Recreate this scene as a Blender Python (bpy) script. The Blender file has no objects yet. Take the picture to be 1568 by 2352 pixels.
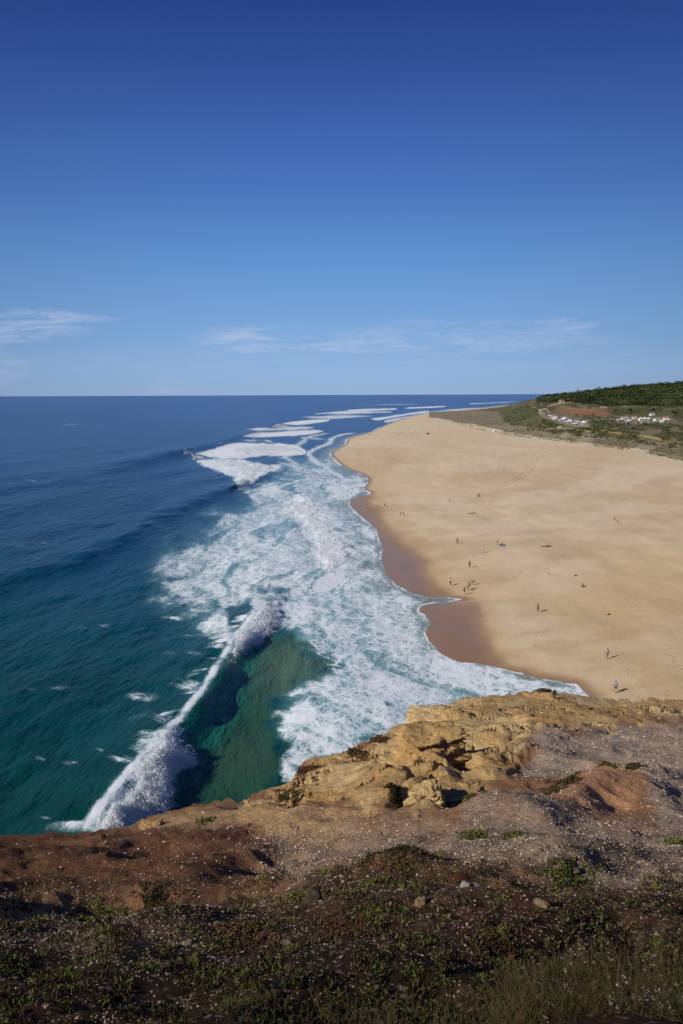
import bpy, bmesh, math, random
import numpy as np
from mathutils import Vector, Matrix
random.seed(4); RS = np.random.RandomState(7)
scn = bpy.context.scene; COL = scn.collection
R = math.radians
# ------------------------------------------------------------------ camera
W0, H0, F = 1568.0, 2352.0, 1650.0
CZ = 47.0
pit = math.atan((1176-906.7)/F); rol = R(0.24)
fw = np.array([0, math.cos(pit), -math.sin(pit)])
u0 = np.array([0, math.sin(pit), math.cos(pit)]); r0 = np.array([1.0, 0, 0])
up = u0*math.cos(rol) + r0*math.sin(rol); rt = r0*math.cos(rol) - u0*math.sin(rol)
cam_d = bpy.data.cameras.new('camera'); cam = bpy.data.objects.new('camera', cam_d); COL.objects.link(cam)
cam.matrix_world = Matrix(((rt[0], up[0], -fw[0], 0), (rt[1], up[1], -fw[1], 0), (rt[2], up[2], -fw[2], CZ), (0, 0, 0, 1)))
cam_d.sensor_fit = 'VERTICAL'; cam_d.sensor_height = 36; cam_d.lens = F/H0*36; cam_d.clip_end = 300000; cam_d.clip_start = 0.05
scn.camera = cam
scn.view_settings.view_transform = 'Standard'; scn.view_settings.look = 'None'; scn.view_settings.exposure = 0

def A(x): return np.atleast_1d(np.asarray(x, float))
def raydir(px, py):
    a = (A(px)-W0/2)/F; b = (A(py)-H0/2)/F
    return fw[None]+a[:, None]*rt[None]-b[:, None]*up[None]
def unproj(px, py, z=0.0):
    d = raydir(px, py); k = (A(z)-CZ)/np.minimum(d[:, 2], -1e-6)
    return np.array([0, 0, CZ])+d*k[:, None]
def unproj_d(px, py, dist):
    d = raydir(px, py); k = A(dist)/d[:, 1]
    return np.array([0, 0, CZ])+d*k[:, None]
def project(P):
    Q = P-np.array([0, 0, CZ]); w = np.maximum(Q@fw, 1e-3)
    return W0/2+F*(Q@rt)/w, H0/2-F*(Q@up)/w
def sst(a, b, x):
    t = np.clip((x-a)/(b-a), 0, 1); return t*t*(3-2*t)
def lin(r, g, b):
    f = lambda c: (c/255/12.92) if c/255 <= .04045 else ((c/255+.055)/1.055)**2.4
    return np.array([f(r), f(g), f(b)])
# ------------------------------------------------------------------ noise
TAB = RS.rand(512, 512)
def vn(x, y):
    xi = np.floor(x).astype(np.int64); yi = np.floor(y).astype(np.int64)
    fx = x-xi; fy = y-yi
    fx = fx*fx*fx*(fx*(fx*6-15)+10); fy = fy*fy*fy*(fy*(fy*6-15)+10)
    a = TAB[xi % 512, yi % 512]; b = TAB[(xi+1) % 512, yi % 512]
    c = TAB[xi % 512, (yi+1) % 512]; d = TAB[(xi+1) % 512, (yi+1) % 512]
    return (a*(1-fx)+b*fx)*(1-fy)+(c*(1-fx)+d*fx)*fy
def fbm(x, y, o=4, g=.5):
    s = 0; a = 1; t = 0
    for i in range(o):
        c_, s_ = math.cos(i*.9), math.sin(i*.9)
        s = s+a*vn((x*c_-y*s_)*2**i+17.3*i, (x*s_+y*c_)*2**i+5.1*i); t += a; a *= g
    return s/t
def puff(x, y, o=4, g=.55):
    s = 0; a = 1; t = 0
    for i in range(o):
        c_, s_ = math.cos(i*.9+.4), math.sin(i*.9+.4)
        s = s+a*np.abs(2*vn((x*c_-y*s_)*2**i+7.3*i, (x*s_+y*c_)*2**i+3.1*i)-1); t += a; a *= g
    return s/t
# ------------------------------------------------------------------ polygons
def smooth_line(pts, n=5):
    p = np.array(pts, float); P = np.vstack([2*p[0]-p[1], p, 2*p[-1]-p[-2]]); out = []
    for i in range(1, len(P)-2):
        for t in np.linspace(0, 1, n, endpoint=False):
            out.append(.5*((2*P[i])+(P[i+1]-P[i-1])*t+(2*P[i-1]-5*P[i]+4*P[i+1]-P[i+2])*t*t+(-P[i-1]+3*P[i]-3*P[i+1]+P[i+2])*t**3))
    out.append(P[-2]); return np.array(out)
def sdf(x, y, poly):
    """signed distance, positive inside"""
    poly = np.asarray(poly, float); n = len(poly); d2 = np.full(x.shape, 1e30); ins = np.zeros(x.shape, bool)
    for i in range(n):
        ax, ay = poly[i]; bx, by = poly[(i+1) % n]; ex, ey = bx-ax, by-ay
        L = ex*ex+ey*ey+1e-12
        t = np.clip(((x-ax)*ex+(y-ay)*ey)/L, 0, 1)
        d2 = np.minimum(d2, (x-ax-t*ex)**2+(y-ay-t*ey)**2)
        if ay != by:
            c = ((ay > y) != (by > y)) & (x < (bx-ax)*(y-ay)/(by-ay)+ax); ins ^= c
    d = np.sqrt(d2); return np.where(ins, d, -d)
def pline(x, y, pts, vals=None):
    """distance to polyline, signed (+ = right of travel), param value"""
    pts = np.asarray(pts, float); best = np.full(x.shape, 1e30); sg = np.ones(x.shape); vv = np.zeros(x.shape)
    m = len(pts)-1
    for i in range(m):
        ax, ay = pts[i]; bx, by = pts[i+1]; ex, ey = bx-ax, by-ay; L = ex*ex+ey*ey+1e-12
        t = np.clip(((x-ax)*ex+(y-ay)*ey)/L, 0, 1)
        d = (x-ax-t*ex)**2+(y-ay-t*ey)**2; k = d < best
        best = np.where(k, d, best); sg = np.where(k, np.sign(ey*(x-ax)-ex*(y-ay)), sg)
        if vals is not None: vv = np.where(k, vals[i]*(1-t)+vals[i+1]*t, vv)
    return np.sqrt(best)*sg, vv
# ------------------------------------------------------------------ mesh helpers
def tag(o, label=None, cat=None, group=None, kind=None):
    if label: o['label'] = label
    if cat: o['category'] = cat
    if group: o['group'] = group
    if kind: o['kind'] = kind
    return o
def link(o, parent=None):
    COL.objects.link(o)
    if parent: o.parent = parent
    return o
def empty(name, loc, rz=0):
    o = bpy.data.objects.new(name, None); o.location = loc; o.rotation_euler = (0, 0, rz); o.empty_display_size = .2
    return link(o)
def mesh_np(name, V, Fc, mat, parent=None, smooth=True, cols=None, flts=None):
    me = bpy.data.meshes.new(name); V = np.ascontiguousarray(V, np.float32); Fc = np.ascontiguousarray(Fc, np.int32)
    me.vertices.add(len(V)); me.vertices.foreach_set('co', V.ravel())
    me.loops.add(Fc.size); me.loops.foreach_set('vertex_index', Fc.ravel())
    me.polygons.add(len(Fc)); me.polygons.foreach_set('loop_start', np.arange(len(Fc), dtype=np.int32)*Fc.shape[1])
    me.polygons.foreach_set('use_smooth', np.full(len(Fc), smooth, bool))
    me.update(calc_edges=True)
    for k, c in (cols or {}).items():
        at = me.attributes.new(k, 'FLOAT_COLOR', 'POINT'); c4 = np.ones((len(V), 4), np.float32); c4[:, :3] = c
        at.data.foreach_set('color', c4.ravel())
    for k, c in (flts or {}).items():
        at = me.attributes.new(k, 'FLOAT', 'POINT'); at.data.foreach_set('value', np.ascontiguousarray(c, np.float32))
    if mat: me.materials.append(mat)
    return link(bpy.data.objects.new(name, me), parent)
def grid_faces(nr, nc, keep=None):
    i = np.arange(nr-1)[:, None]*nc+np.arange(nc-1)[None]
    return np.stack([i, i+1, i+nc+1, i+nc], -1).reshape(-1, 4)
def compact(V, Fc, *arrs):
    u, inv = np.unique(Fc, return_inverse=True)
    return (V[u], inv.reshape(Fc.shape))+tuple(a[u] for a in arrs)
# ------------------------------------------------------------------ materials
class NT:
    def __init__(s, nt): s.nt = nt; s.n = nt.nodes; s.l = nt.links
    def put(s, node, i, v):
        if v is None: return
        if isinstance(v, bpy.types.NodeSocket): s.l.new(v, node.inputs[i])
        else:
            if hasattr(v, '__len__') and len(v) == 3 and node.inputs[i].type == 'RGBA': v = (*v, 1)
            node.inputs[i].default_value = v
    def m(s, op, a, b=None, c=None, clamp=False):
        n = s.n.new('ShaderNodeMath'); n.operation = op; n.use_clamp = clamp
        s.put(n, 0, a); s.put(n, 1, b); s.put(n, 2, c); return n.outputs[0]
    def mr(s, v, a, b, c=0., d=1., sm=False):
        n = s.n.new('ShaderNodeMapRange'); n.interpolation_type = 'SMOOTHSTEP' if sm else 'LINEAR'
        for i, q in enumerate((v, a, b, c, d)): s.put(n, i, q)
        return n.outputs[0]
    def mix(s, f, a, b, bt='MIX'):
        n = s.n.new('ShaderNodeMix'); n.data_type = 'RGBA'; n.blend_type = bt
        s.put(n, 0, f); s.put(n, 6, a); s.put(n, 7, b); return n.outputs[2]
    def noise(s, vec, sc, det=4, rough=.55, out=0, dist=0):
        n = s.n.new('ShaderNodeTexNoise'); s.put(n, 'Vector', vec); s.put(n, 'Scale', sc); s.put(n, 'Detail', det); s.put(n, 'Roughness', rough); s.put(n, 'Distortion', dist)
        return n.outputs[out]
    def vor(s, vec, sc, feat='F1', out='Distance'):
        n = s.n.new('ShaderNodeTexVoronoi'); n.feature = feat; s.put(n, 'Vector', vec); s.put(n, 'Scale', sc); return n.outputs[out]
    def attr(s, name, out='Color'):
        n = s.n.new('ShaderNodeAttribute'); n.attribute_name = name; return n.outputs[out]
    def pos(s): return s.n.new('ShaderNodeNewGeometry').outputs['Position']
    def vmul(s, v, k):
        n = s.n.new('ShaderNodeVectorMath'); n.operation = 'MULTIPLY'; s.put(n, 0, v); s.put(n, 1, k); return n.outputs[0]
    def vadd(s, v, k):
        n = s.n.new('ShaderNodeVectorMath'); n.operation = 'ADD'; s.put(n, 0, v); s.put(n, 1, k); return n.outputs[0]
    def vscale(s, v, k):
        n = s.n.new('ShaderNodeVectorMath'); n.operation = 'SCALE'; s.put(n, 0, v); s.put(n, 'Scale', k); return n.outputs[0]
    def bump(s, h, st, dist, nrm=None):
        n = s.n.new('ShaderNodeBump'); s.put(n, 'Height', h); s.put(n, 'Strength', st); s.put(n, 'Distance', dist)
        if nrm: s.put(n, 'Normal', nrm)
        return n.outputs[0]
def newmat(name):
    m = bpy.data.materials.new(name); m.use_nodes = True; t = NT(m.node_tree); b = t.n['Principled BSDF']; return m, t, b
def simple(name, c, rough=.7, var=.12, sc=30., spec=.3, metal=0):
    m, t, b = newmat(name); n = t.noise(t.pos(), sc, 3)
    t.l.new(t.vscale(tuple(c), t.mr(n, .3, .7, 1-var, 1+var)), b.inputs['Base Color']); b.inputs['Roughness'].default_value = rough
    b.inputs['Specular IOR Level'].default_value = spec; b.inputs['Metallic'].default_value = metal
    return m
def attrmat(name, rough=.85, var=.2, sc=3., spec=.15):
    m, t, b = newmat(name); n = t.noise(t.pos(), sc, 4)
    t.l.new(t.vscale(t.attr('col'), t.mr(n, .3, .7, 1-var, 1+var)), b.inputs['Base Color']); b.inputs['Roughness'].default_value = rough
    b.inputs['Specular IOR Level'].default_value = spec
    return m
# ------------------------------------------------------------------ light + world
sd_ = Vector((2.4, 1.5, -1.75)).normalized()
sun_d = bpy.data.lights.new('sun', 'SUN'); sun_d.energy = 4.4; sun_d.angle = R(.5); sun_d.color = (1, .95, .86)
sun = link(bpy.data.objects.new('sun', sun_d)); sun.rotation_euler = sd_.to_track_quat('-Z', 'Y').to_euler(); sun.location = (-60, -40, 120)
wd = bpy.data.worlds.new('World'); scn.world = wd; wd.use_nodes = True; t = NT(wd.node_tree)
bg = t.n['Background']; bg.inputs[1].default_value = 1.0
sky = t.n.new('ShaderNodeTexSky'); sky.sky_type = 'NISHITA'; sky.sun_disc = False
sky.sun_elevation = math.asin(-sd_.z); sky.sun_rotation = math.atan2(-sd_.x, -sd_.y); sky.dust_density = .3; sky.ozone_density = 3
tc = t.n.new('ShaderNodeTexCoord'); sep = t.n.new('ShaderNodeSeparateXYZ'); t.l.new(tc.outputs['Generated'], sep.inputs[0])
ymax = t.m('MAXIMUM', sep.outputs[1], .05)
a_ = t.m('DIVIDE', sep.outputs[0], ymax); e_ = t.m('DIVIDE', sep.outputs[2], ymax)
el = t.m('ARCSINE', sep.outputs[2])
ramp = t.n.new('ShaderNodeValToRGB'); t.l.new(t.mr(el, 0, 1.2), ramp.inputs[0])
cr = ramp.color_ramp; cr.interpolation = 'LINEAR'
stops = [(0, (146, 175, 212)), (.029, (140, 175, 218)), (.076, (121, 165, 216)), (.145, (96, 145, 207)), (.21, (74, 118, 188)), (.272, (60, 98, 170)), (.33, (46, 78, 150)), (.39, (34, 60, 131)), (1, (26, 48, 110))]
cr.elements[0].position = 0; cr.elements[0].color = (*lin(*stops[0][1]), 1); cr.elements[1].position = 1; cr.elements[1].color = (*lin(*stops[-1][1]), 1)
for p, c in stops[1:-1]:
    e = cr.elements.new(p); e.color = (*lin(*c), 1)
azd = t.m('SUBTRACT', 1.03, t.m('MULTIPLY', t.m('MULTIPLY', sep.outputs[0], sep.outputs[0]), 1.0))
skys = t.mix(1.0, sky.outputs[0], (.09, .09, .09), 'MULTIPLY')
base = t.vscale(t.mix(.04, ramp.outputs[0], skys), t.m('MAXIMUM', azd, .72))
cmb = t.n.new('ShaderNodeCombineXYZ'); t.l.new(a_, cmb.inputs[0]); t.l.new(e_, cmb.inputs[1])
wv = t.vadd(cmb.outputs[0], t.vmul(t.noise(t.vmul(cmb.outputs[0], (9, 40, 1)), 1.0, 4, .6, out=1), (.10, .022, 0)))
sp2 = t.n.new('ShaderNodeSeparateXYZ'); t.l.new(wv, sp2.inputs[0]); aw = t.m('SUBTRACT', sp2.outputs[0], .05); ew = t.m('SUBTRACT', sp2.outputs[1], .011)
def ell(ca, ce, ra, re):
    q = t.m('POWER', t.m('ABSOLUTE', t.m('DIVIDE', t.m('SUBTRACT', aw, ca), ra)), 2.)
    w = t.m('POWER', t.m('ABSOLUTE', t.m('DIVIDE', t.m('SUBTRACT', ew, ce), re)), 2.)
    return t.m('SUBTRACT', 1., t.m('ADD', q, w))
nz = t.noise(t.vmul(wv, (7, 60, 1)), 1.0, 8, .65, dist=1.2)
nz2 = t.noise(t.vmul(wv, (22, 170, 1)), 1.0, 8, .7, dist=1.)
cl = None
for (ca, ce, ra, re, am) in [(-.095, .076, .10, .018, 1.0), (.0, .070, .13, .015, .9), (.18, .072, .20, .022, .6), (-.43, .105, .13, .009, 1.0), (-.46, .086, .12, .014, .95), (-.48, .04, .05, .025, .6), (.02, .045, .5, .03, .2), (.27, .094, .08, .008, .8), (.12, .096, .06, .005, .5), (-.23, .017, .03, .02, .35)]:
    mm = t.m('MULTIPLY', t.mr(ell(ca, ce, ra, re), -.5, .9, 0, 1, True), am)
    mm = t.m('MULTIPLY', mm, t.mr(t.m('ADD', t.m('MULTIPLY', nz, .6), t.m('MULTIPLY', nz2, .4)), .40, .64, 0, 1, True))
    cl = mm if cl is None else t.m('MAXIMUM', cl, mm)
fin = t.mix(t.m('MULTIPLY', cl, .66), base, tuple(lin(188, 199, 226)))
t.l.new(fin, bg.inputs[0])
# ------------------------------------------------------------------ shoreline
shore_px = [(1520, 1760), (1420, 1650), (1345, 1592), (1318, 1572), (1240, 1558), (1185, 1542), (1100, 1526), (1040, 1516), (1003, 1490), (978, 1452), (990, 1428), (962, 1400), (985, 1388), (1055, 1379), (1062, 1374), (985, 1371),
            (938, 1357), (902, 1335), (880, 1302), (876, 1255), (862, 1216), (830, 1186), (802, 1158), (820, 1141), (852, 1133), (836, 1122), (846, 1103), (826, 1086), (796, 1076), (770, 1056), (762, 1040), (792, 1022),
            (803, 1007), (852, 992), (902, 970), (962, 953), (1030, 944), (1110, 937), (1180, 928.5), (1240, 916), (1300, 911), (1400, 907.5)]
sp = smooth_line(shore_px, 4)
jit = (fbm(np.arange(len(sp))*.9, np.zeros(len(sp))+2.2, 3)-.5)*np.clip((sp[:, 1]-930)/40, 0, 14); sp[:, 0] += jit; sp[:, 1] += (fbm(np.arange(len(sp))*.9, np.zeros(len(sp))+8.2, 3)-.5)*np.clip((sp[:, 1]-930)/80, 0, 7)
SH = unproj(sp[:, 0], sp[:, 1], 0)[:, :2]
LAND = np.vstack([SH, [[60000, SH[-1, 1]], [60000, 20], [SH[0, 0]+5, 20]]])
def land_s(X, Y): return sdf(X, Y, LAND)
def beach_z(X, Y, s=None):
    if s is None: s = land_s(X, Y)
    z = np.where(s < 0, np.maximum(.045*s, -1.5), 1.5*(1-np.exp(-np.maximum(s, 0)/30))+np.clip(s, 0, 200)/200*.9)
    k = sst(8, 40, s)
    return z+k*((fbm(X*.04, Y*.022, 3)-.5)*1.3+(fbm(X*.16, Y*.12, 3)-.5)*.16)
def beachpos(px, py):
    z = A(np.zeros_like(A(px)))
    for _ in range(4):
        P = unproj(px, py, z); z = beach_z(P[:, 0], P[:, 1])
    P = unproj(px, py, z); P[:, 2] = z; return P
# ------------------------------------------------------------------ sea surface
def uline(pts, z=0):
    s = smooth_line(pts, 4); return unproj(s[:, 0], s[:, 1], z)[:, :2], s
WAVES = []
def wave(pts, amps, w1, w2, z=0):
    pl, s = uline(pts, z); v = np.interp(np.linspace(0, 1, len(pl)), np.linspace(0, 1, len(amps)), amps); WAVES.append((pl, v, w1, w2))
wave([(130, 1990), (205, 1905), (290, 1800), (362, 1706), (428, 1640), (482, 1566), (520, 1496), (566, 1428), (606, 1378), (615, 1345)], [2.2, 3.0, 3.1, 3.1, 3.2, 3.1, 2.7, 2.2, 1.4, .3], 9, 3.2, 2.2)
wave([(-300, 1420), (0, 1322), (150, 1283), (280, 1230), (380, 1178), (470, 1140), (545, 1112)], [1, 1.2, 1.5, 1.7, 1.9, 2.0, 1.7], 14, 6, 1.5)
wave([(-300, 1150), (0, 1120), (180, 1090), (300, 1065), (415, 1037)], [.4, .6, 1.0, 1.5, 2.], 24, 11, 1.5)
wave([(300, 1062), (415, 1038), (520, 1010), (640, 976)], [.5, 1.5, 2, 1.5], 22, 9, 1)
wave([(545, 1118), (600, 1092), (645, 1078)], [1.6, 1.5, .6], 10, 4, 1)
wave([(748, 1310), (803, 1275), (775, 1215), (730, 1160), (690, 1138)][::-1], [.7, 1.1, 1.3, 1.3, .8], 8, 3, .7)
wave([(560, 960), (700, 950), (790, 944), (900, 938), (1010, 933)], [.8, 1.5, 2.5, 2.5, 2], 40, 20, 0)
def sea_z(X, Y, s=None):
    if s is None: s = land_s(X, Y)
    dY = Y*Y*2.6e-5+.15; z = np.zeros_like(X)
    near = Y < 5000
    x = X[near]; y = Y[near]; zz = np.zeros_like(x); dd = dY[near]
    for pl, v, w1, w2 in WAVES:
        sd, am = pline(x, y, pl, v)
        wob = 1+.3*(vn(x*.15, y*.15)-.5)
        h = np.where(sd < 0, np.exp(-(sd/w1)**2), np.exp(-(sd/w2)**2))
        zz += am*wob*h - .22*am*np.exp(-((sd-w2*2.6)/(w2*1.8))**2)
    ph = (x*.985-y*.17)/58*2*np.pi+fbm(x*.008, y*.004, 2)*9
    zz += .32*np.sin(ph)*sst(.8, 3, 58/dd/3)
    for L, am in ((26, .30), (11, .22), (5, .15), (2.4, .08)):
        zz += am*2*(vn((x*.93-y*.36)/L*1.4+L, (x*.36+y*.93)/L*.55)-.5)*sst(1, 3, L/dd)
    z[near] = zz
    return z*sst(2, -34, s)
def smooth_closed(poly):
    p = list(poly); return smooth_line(p+[p[0]], 3)[:-1]
def pm(px, py, poly, soft, wx=0, wob=None):
    d = sdf(px, py, smooth_closed(poly))
    if wob is not None: d = d+wob*wx
    return sst(-soft, soft, d)
FOAM = [  # polygon, value, soft, wobble
    ([(372, 1320), (400, 1270), (470, 1215), (560, 1150), (640, 1085), (720, 1052), (765, 1045), (800, 1075), (835, 1100), (850, 1133), (805, 1158), (830, 1186), (870, 1250), (880, 1302), (940, 1358), (985, 1400), (980, 1450), (1045, 1520), (1190, 1545), (1350, 1600), (1200, 1640), (960, 1680), (860, 1720), (760, 1760), (690, 1720), (650, 1640), (700, 1570), (760, 1530), (690, 1490), (660, 1440), (660, 1380), (610, 1350), (540, 1370), (480, 1420), (420, 1400), (378, 1370)], .42, 30, 60),
    ([(660, 1600), (740, 1560), (900, 1560), (1040, 1590), (960, 1670), (860, 1710), (720, 1752), (668, 1795), (640, 1750), (650, 1700), (628, 1640)], .49, 18, 50),
    ([(470, 1225), (560, 1180), (660, 1190), (720, 1290), (760, 1330), (700, 1380), (600, 1340), (480, 1340), (400, 1330)], .45, 34, 70),
    ([(400, 1330), (560, 1290), (700, 1310), (770, 1330), (640, 1365), (560, 1390), (520, 1470), (470, 1430), (480, 1380), (380, 1360)], .46, 24, 60),
    ([(560, 1130), (660, 1095), (800, 1085), (850, 1110), (800, 1150), (700, 1120), (600, 1150)], .50, 14, 36),
    ([(440, 1042), (520, 1022), (640, 1017), (700, 1031), (690, 1046), (600, 1051), (500, 1052)], .84, 4, 8),
    ([(455, 1058), (560, 1056), (640, 1072), (600, 1092), (560, 1110), (500, 1080)], .68, 7, 16),
    ([(570, 998), (700, 989), (742, 992), (640, 1003), (560, 1003)], .70, 3, 5),
    ([(640, 973), (690, 967), (752, 964.5), (740, 968), (680, 975.5)], .75, 2, 2.4),
    ([(560, 986), (660, 981), (720, 983), (640, 989)], .55, 3, 4), ([(690, 1003), (740, 1005), (760, 1012), (700, 1010)], .5, 4, 5),
    ([(790, 943), (840, 939.2), (905, 938.7), (900, 941), (830, 944)], .9, 1.2, 1.),
    ([(925, 937), (1015, 933), (1012, 934.8), (940, 938)], .9, 1.0, .8), ([(820, 930), (900, 928.6), (960, 928.4), (900, 929.8)], .6, .7, .5), ([(1080, 927), (1180, 922.5), (1182, 923.5), (1085, 928.2)], .6, .8, .6),
    ([(720, 950.5), (780, 945), (900, 945.5), (850, 949.5)], .6, 2.5, 3), ([(690, 958), (800, 954), (860, 956), (760, 961)], .5, 2, 3), ([(850, 961), (930, 950), (985, 945), (930, 955), (870, 966)], .6, 2, 3),
    ([(880, 965), (1000, 945), (1100, 937), (1180, 929), (1175, 931), (1060, 942), (960, 953), (890, 972)], .5, 2.0, 3),
    ([(240, 1920), (195, 1895), (270, 1795), (320, 1710), (395, 1645), (430, 1680), (450, 1740), (390, 1850)], .44, 12, 24),
    ([(500, 1520), (540, 1440), (590, 1360), (650, 1370), (640, 1440), (570, 1500)], .46, 12, 24),
    ([(640, 1380), (720, 1400), (700, 1440), (640, 1450)], .52, 10, 25),
    ([(720, 1320), (760, 1310), (790, 1330), (760, 1350), (720, 1348)], .6, 8, 20),
    ([(640, 1150), (690, 1132), (780, 1200), (815, 1280), (790, 1315), (740, 1318), (700, 1240)], .58, 10, 20),
    ([(830, 1190), (860, 1220), (875, 1300), (930, 1360), (985, 1395), (960, 1420), (900, 1370), (850, 1310), (830, 1250)], .50, 10, 22),
    ([(1000, 1500), (1100, 1530), (1240, 1562), (1345, 1594), (1330, 1605), (1150, 1600), (1000, 1560)], .54, 8, 22),
]
def sea_masks(X, Y, Z, s):
    px, py = project(np.stack([X, Y, Z], 1))
    wob = (fbm(px/60, py/26, 4)-.5)*1.8
    strk = fbm(px/70+py/50, py/11-px/36, 5, .6)
    lines = 1-np.abs(2*fbm(s/5+fbm(X/22, Y/40, 3)*6, Y/60, 4, .6)-1)
    foam = np.zeros_like(X)
    for poly, v, soft, wx in FOAM:
        q = np.array(poly); bb = (px > q[:, 0].min()-90) & (px < q[:, 0].max()+90) & (py > q[:, 1].min()-90) & (py < q[:, 1].max()+90)
        if not bb.any(): continue
        foam[bb] = np.maximum(foam[bb], pm(px[bb], py[bb], poly, soft, wx, wob[bb])*v)
    foam = foam*(.56+.5*strk+.5*(lines-.6)*2*sst(1000, 1060, py)+.25*sst(1060, 1000, py))
    clear = pm(px, py, [(430, 1660), (500, 1560), (570, 1500), (660, 1450), (700, 1490), (770, 1530), (700, 1560), (640, 1590), (620, 1660), (640, 1740), (600, 1820), (400, 1880), (400, 1780)], 16, 30, wob)
    foam = foam*(1-clear*.85)
    sA, aA = pline(X, Y, WAVES[0][0], WAVES[0][1])
    foam = np.maximum(foam, np.exp(-((sA+.3)/.75)**2)*sst(.8, 2, aA)*(.45+.4*sst(.3, .6, fbm(Y/6, X/9, 3)))*sst(1930, 1880, py))
    foam = np.maximum(foam, np.exp(-((sA+2.2)/2.2)**2)*sst(.8, 2, aA)*.62*sst(.42, .68, fbm(Y/3, X/9, 4))*sst(1930, 1880, py))
    for (cx, cy, rx, ry, v) in [(210, 1722, 28, 5, .5), (165, 1752, 22, 4, .5), (95, 1740, 12, 6, .4), (130, 1880, 70, 6, .40), (60, 1107, 70, 6, .3), (400, 1420, 30, 5, .45), (420, 1500, 50, 6, .4), (330, 1600, 40, 8, .38), (350, 1650, 50, 10, .45), (280, 1740, 40, 8, .45), (430, 1570, 40, 14, .45), (180, 975, 80, 2, .3), (600, 1012, 60, 3, .5), (520, 1016, 40, 2, .5), (420, 1460, 60, 5, .38), (80, 1250, 60, 5, .28), (230, 1440, 60, 5, .28), (120, 1580, 60, 6, .26)]:
        foam = np.maximum(foam, v*np.exp(-(((px-cx)+wob*14)/rx)**2-(((py-cy)+wob*7)/ry)**2)*np.clip((strk-.3)*3.4, 0, 1.3))
    wd_ = .7+.0030*np.maximum(Y-80, 0); ev = sst(.36, .66, fbm(px/34, py/20, 3))
    edge = np.exp(-((s+.2)/wd_)**2)*(.20+.50*ev+.35*strk)
    foam = np.maximum(foam, edge*.8*(s < 3))
    foam = np.maximum(foam, .55*np.exp(-((s+wd_*5+12*strk)/(wd_*2.0))**2)*(Y < 900))
    foam = np.maximum(foam, .50*np.exp(-((s+wd_*14+16*strk)/(wd_*2.2))**2)*(Y < 900))
    ys = [905, 925, 1000, 1150, 1300, 1420, 1550, 1750, 1950]
    cs = np.array([lin(16, 52, 118), lin(17, 58, 118), lin(17, 64, 112), lin(14, 66, 100), lin(8, 66, 90), lin(6, 68, 80), lin(5, 66, 70), lin(5, 62, 60), lin(6, 58, 53)])
    c = np.stack([np.interp(py, ys, cs[:, k]) for k in range(3)], 1)
    pv = (fbm(px/240, py/50, 4)-.5); c = c*(1+.5*pv[:, None])
    surf = pm(px, py, FOAM[0][0], 60, 40, wob)[:, None]*.95
    c = c*(1-surf)+surf*(np.where((py > 1250)[:, None], lin(104, 154, 154), lin(104, 152, 166))*.85)
    sh = clear[:, None]; c = c*(1-sh)+sh*lin(34, 80, 62)*.9
    br = (clear*np.exp(-((px-650)/110)**2-((py-1530)/80)**2))[:, None]; c = c*(1-br)+br*lin(78, 104, 84)*.9
    br = (clear*np.exp(-((px-560)/110)**2-((py-1740)/80)**2))[:, None]*.5; c = c*(1-br)+br*lin(70, 88, 60)*.8
    fa = (np.exp(-((sA-2.6)/2.6)**2)*sst(.8, 2.4, aA)*.85)[:, None]; c = c*(1-fa)+fa*lin(28, 128, 110)  # wave face coloured brighter, imitating light glowing through the shaded water
    k = (np.exp(-((s)/(10))**2)*(s < 2)*(Y < 900))[:, None]*.65; c = c*(1-k)+k*lin(160, 156, 134)
    return np.clip(foam, 0, 1), np.clip(c, .001, 1)
rows = np.concatenate([np.geomspace(.45, 6, 26)+906.7, np.arange(914, 950, .9), np.arange(950, 1960, 1.8), np.arange(1970, 2900, 14)])
Yr = (47/np.tan(pit+np.arctan((rows-1176)/F)))[::-1]
acol = np.concatenate([np.arange(-2.4, -.62, .04), np.arange(-.62, .42, .00135), np.arange(.42, 1.4, .04)])
YY, AA = np.meshgrid(Yr, acol, indexing='ij'); XX = (AA*(YY+8)).ravel(); YY = YY.ravel()
S = land_s(XX, YY); Zs = sea_z(XX, YY, S)
keep = S < (3+YY*.01)
foam, wc = sea_masks(XX, YY, Zs, S)
SV = np.stack([XX, YY, Zs], 1); SF = grid_faces(len(Yr), len(acol)); SF = SF[keep[SF].all(1)]
SV, SF, foam, wc = compact(SV, SF, foam, wc)
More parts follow.
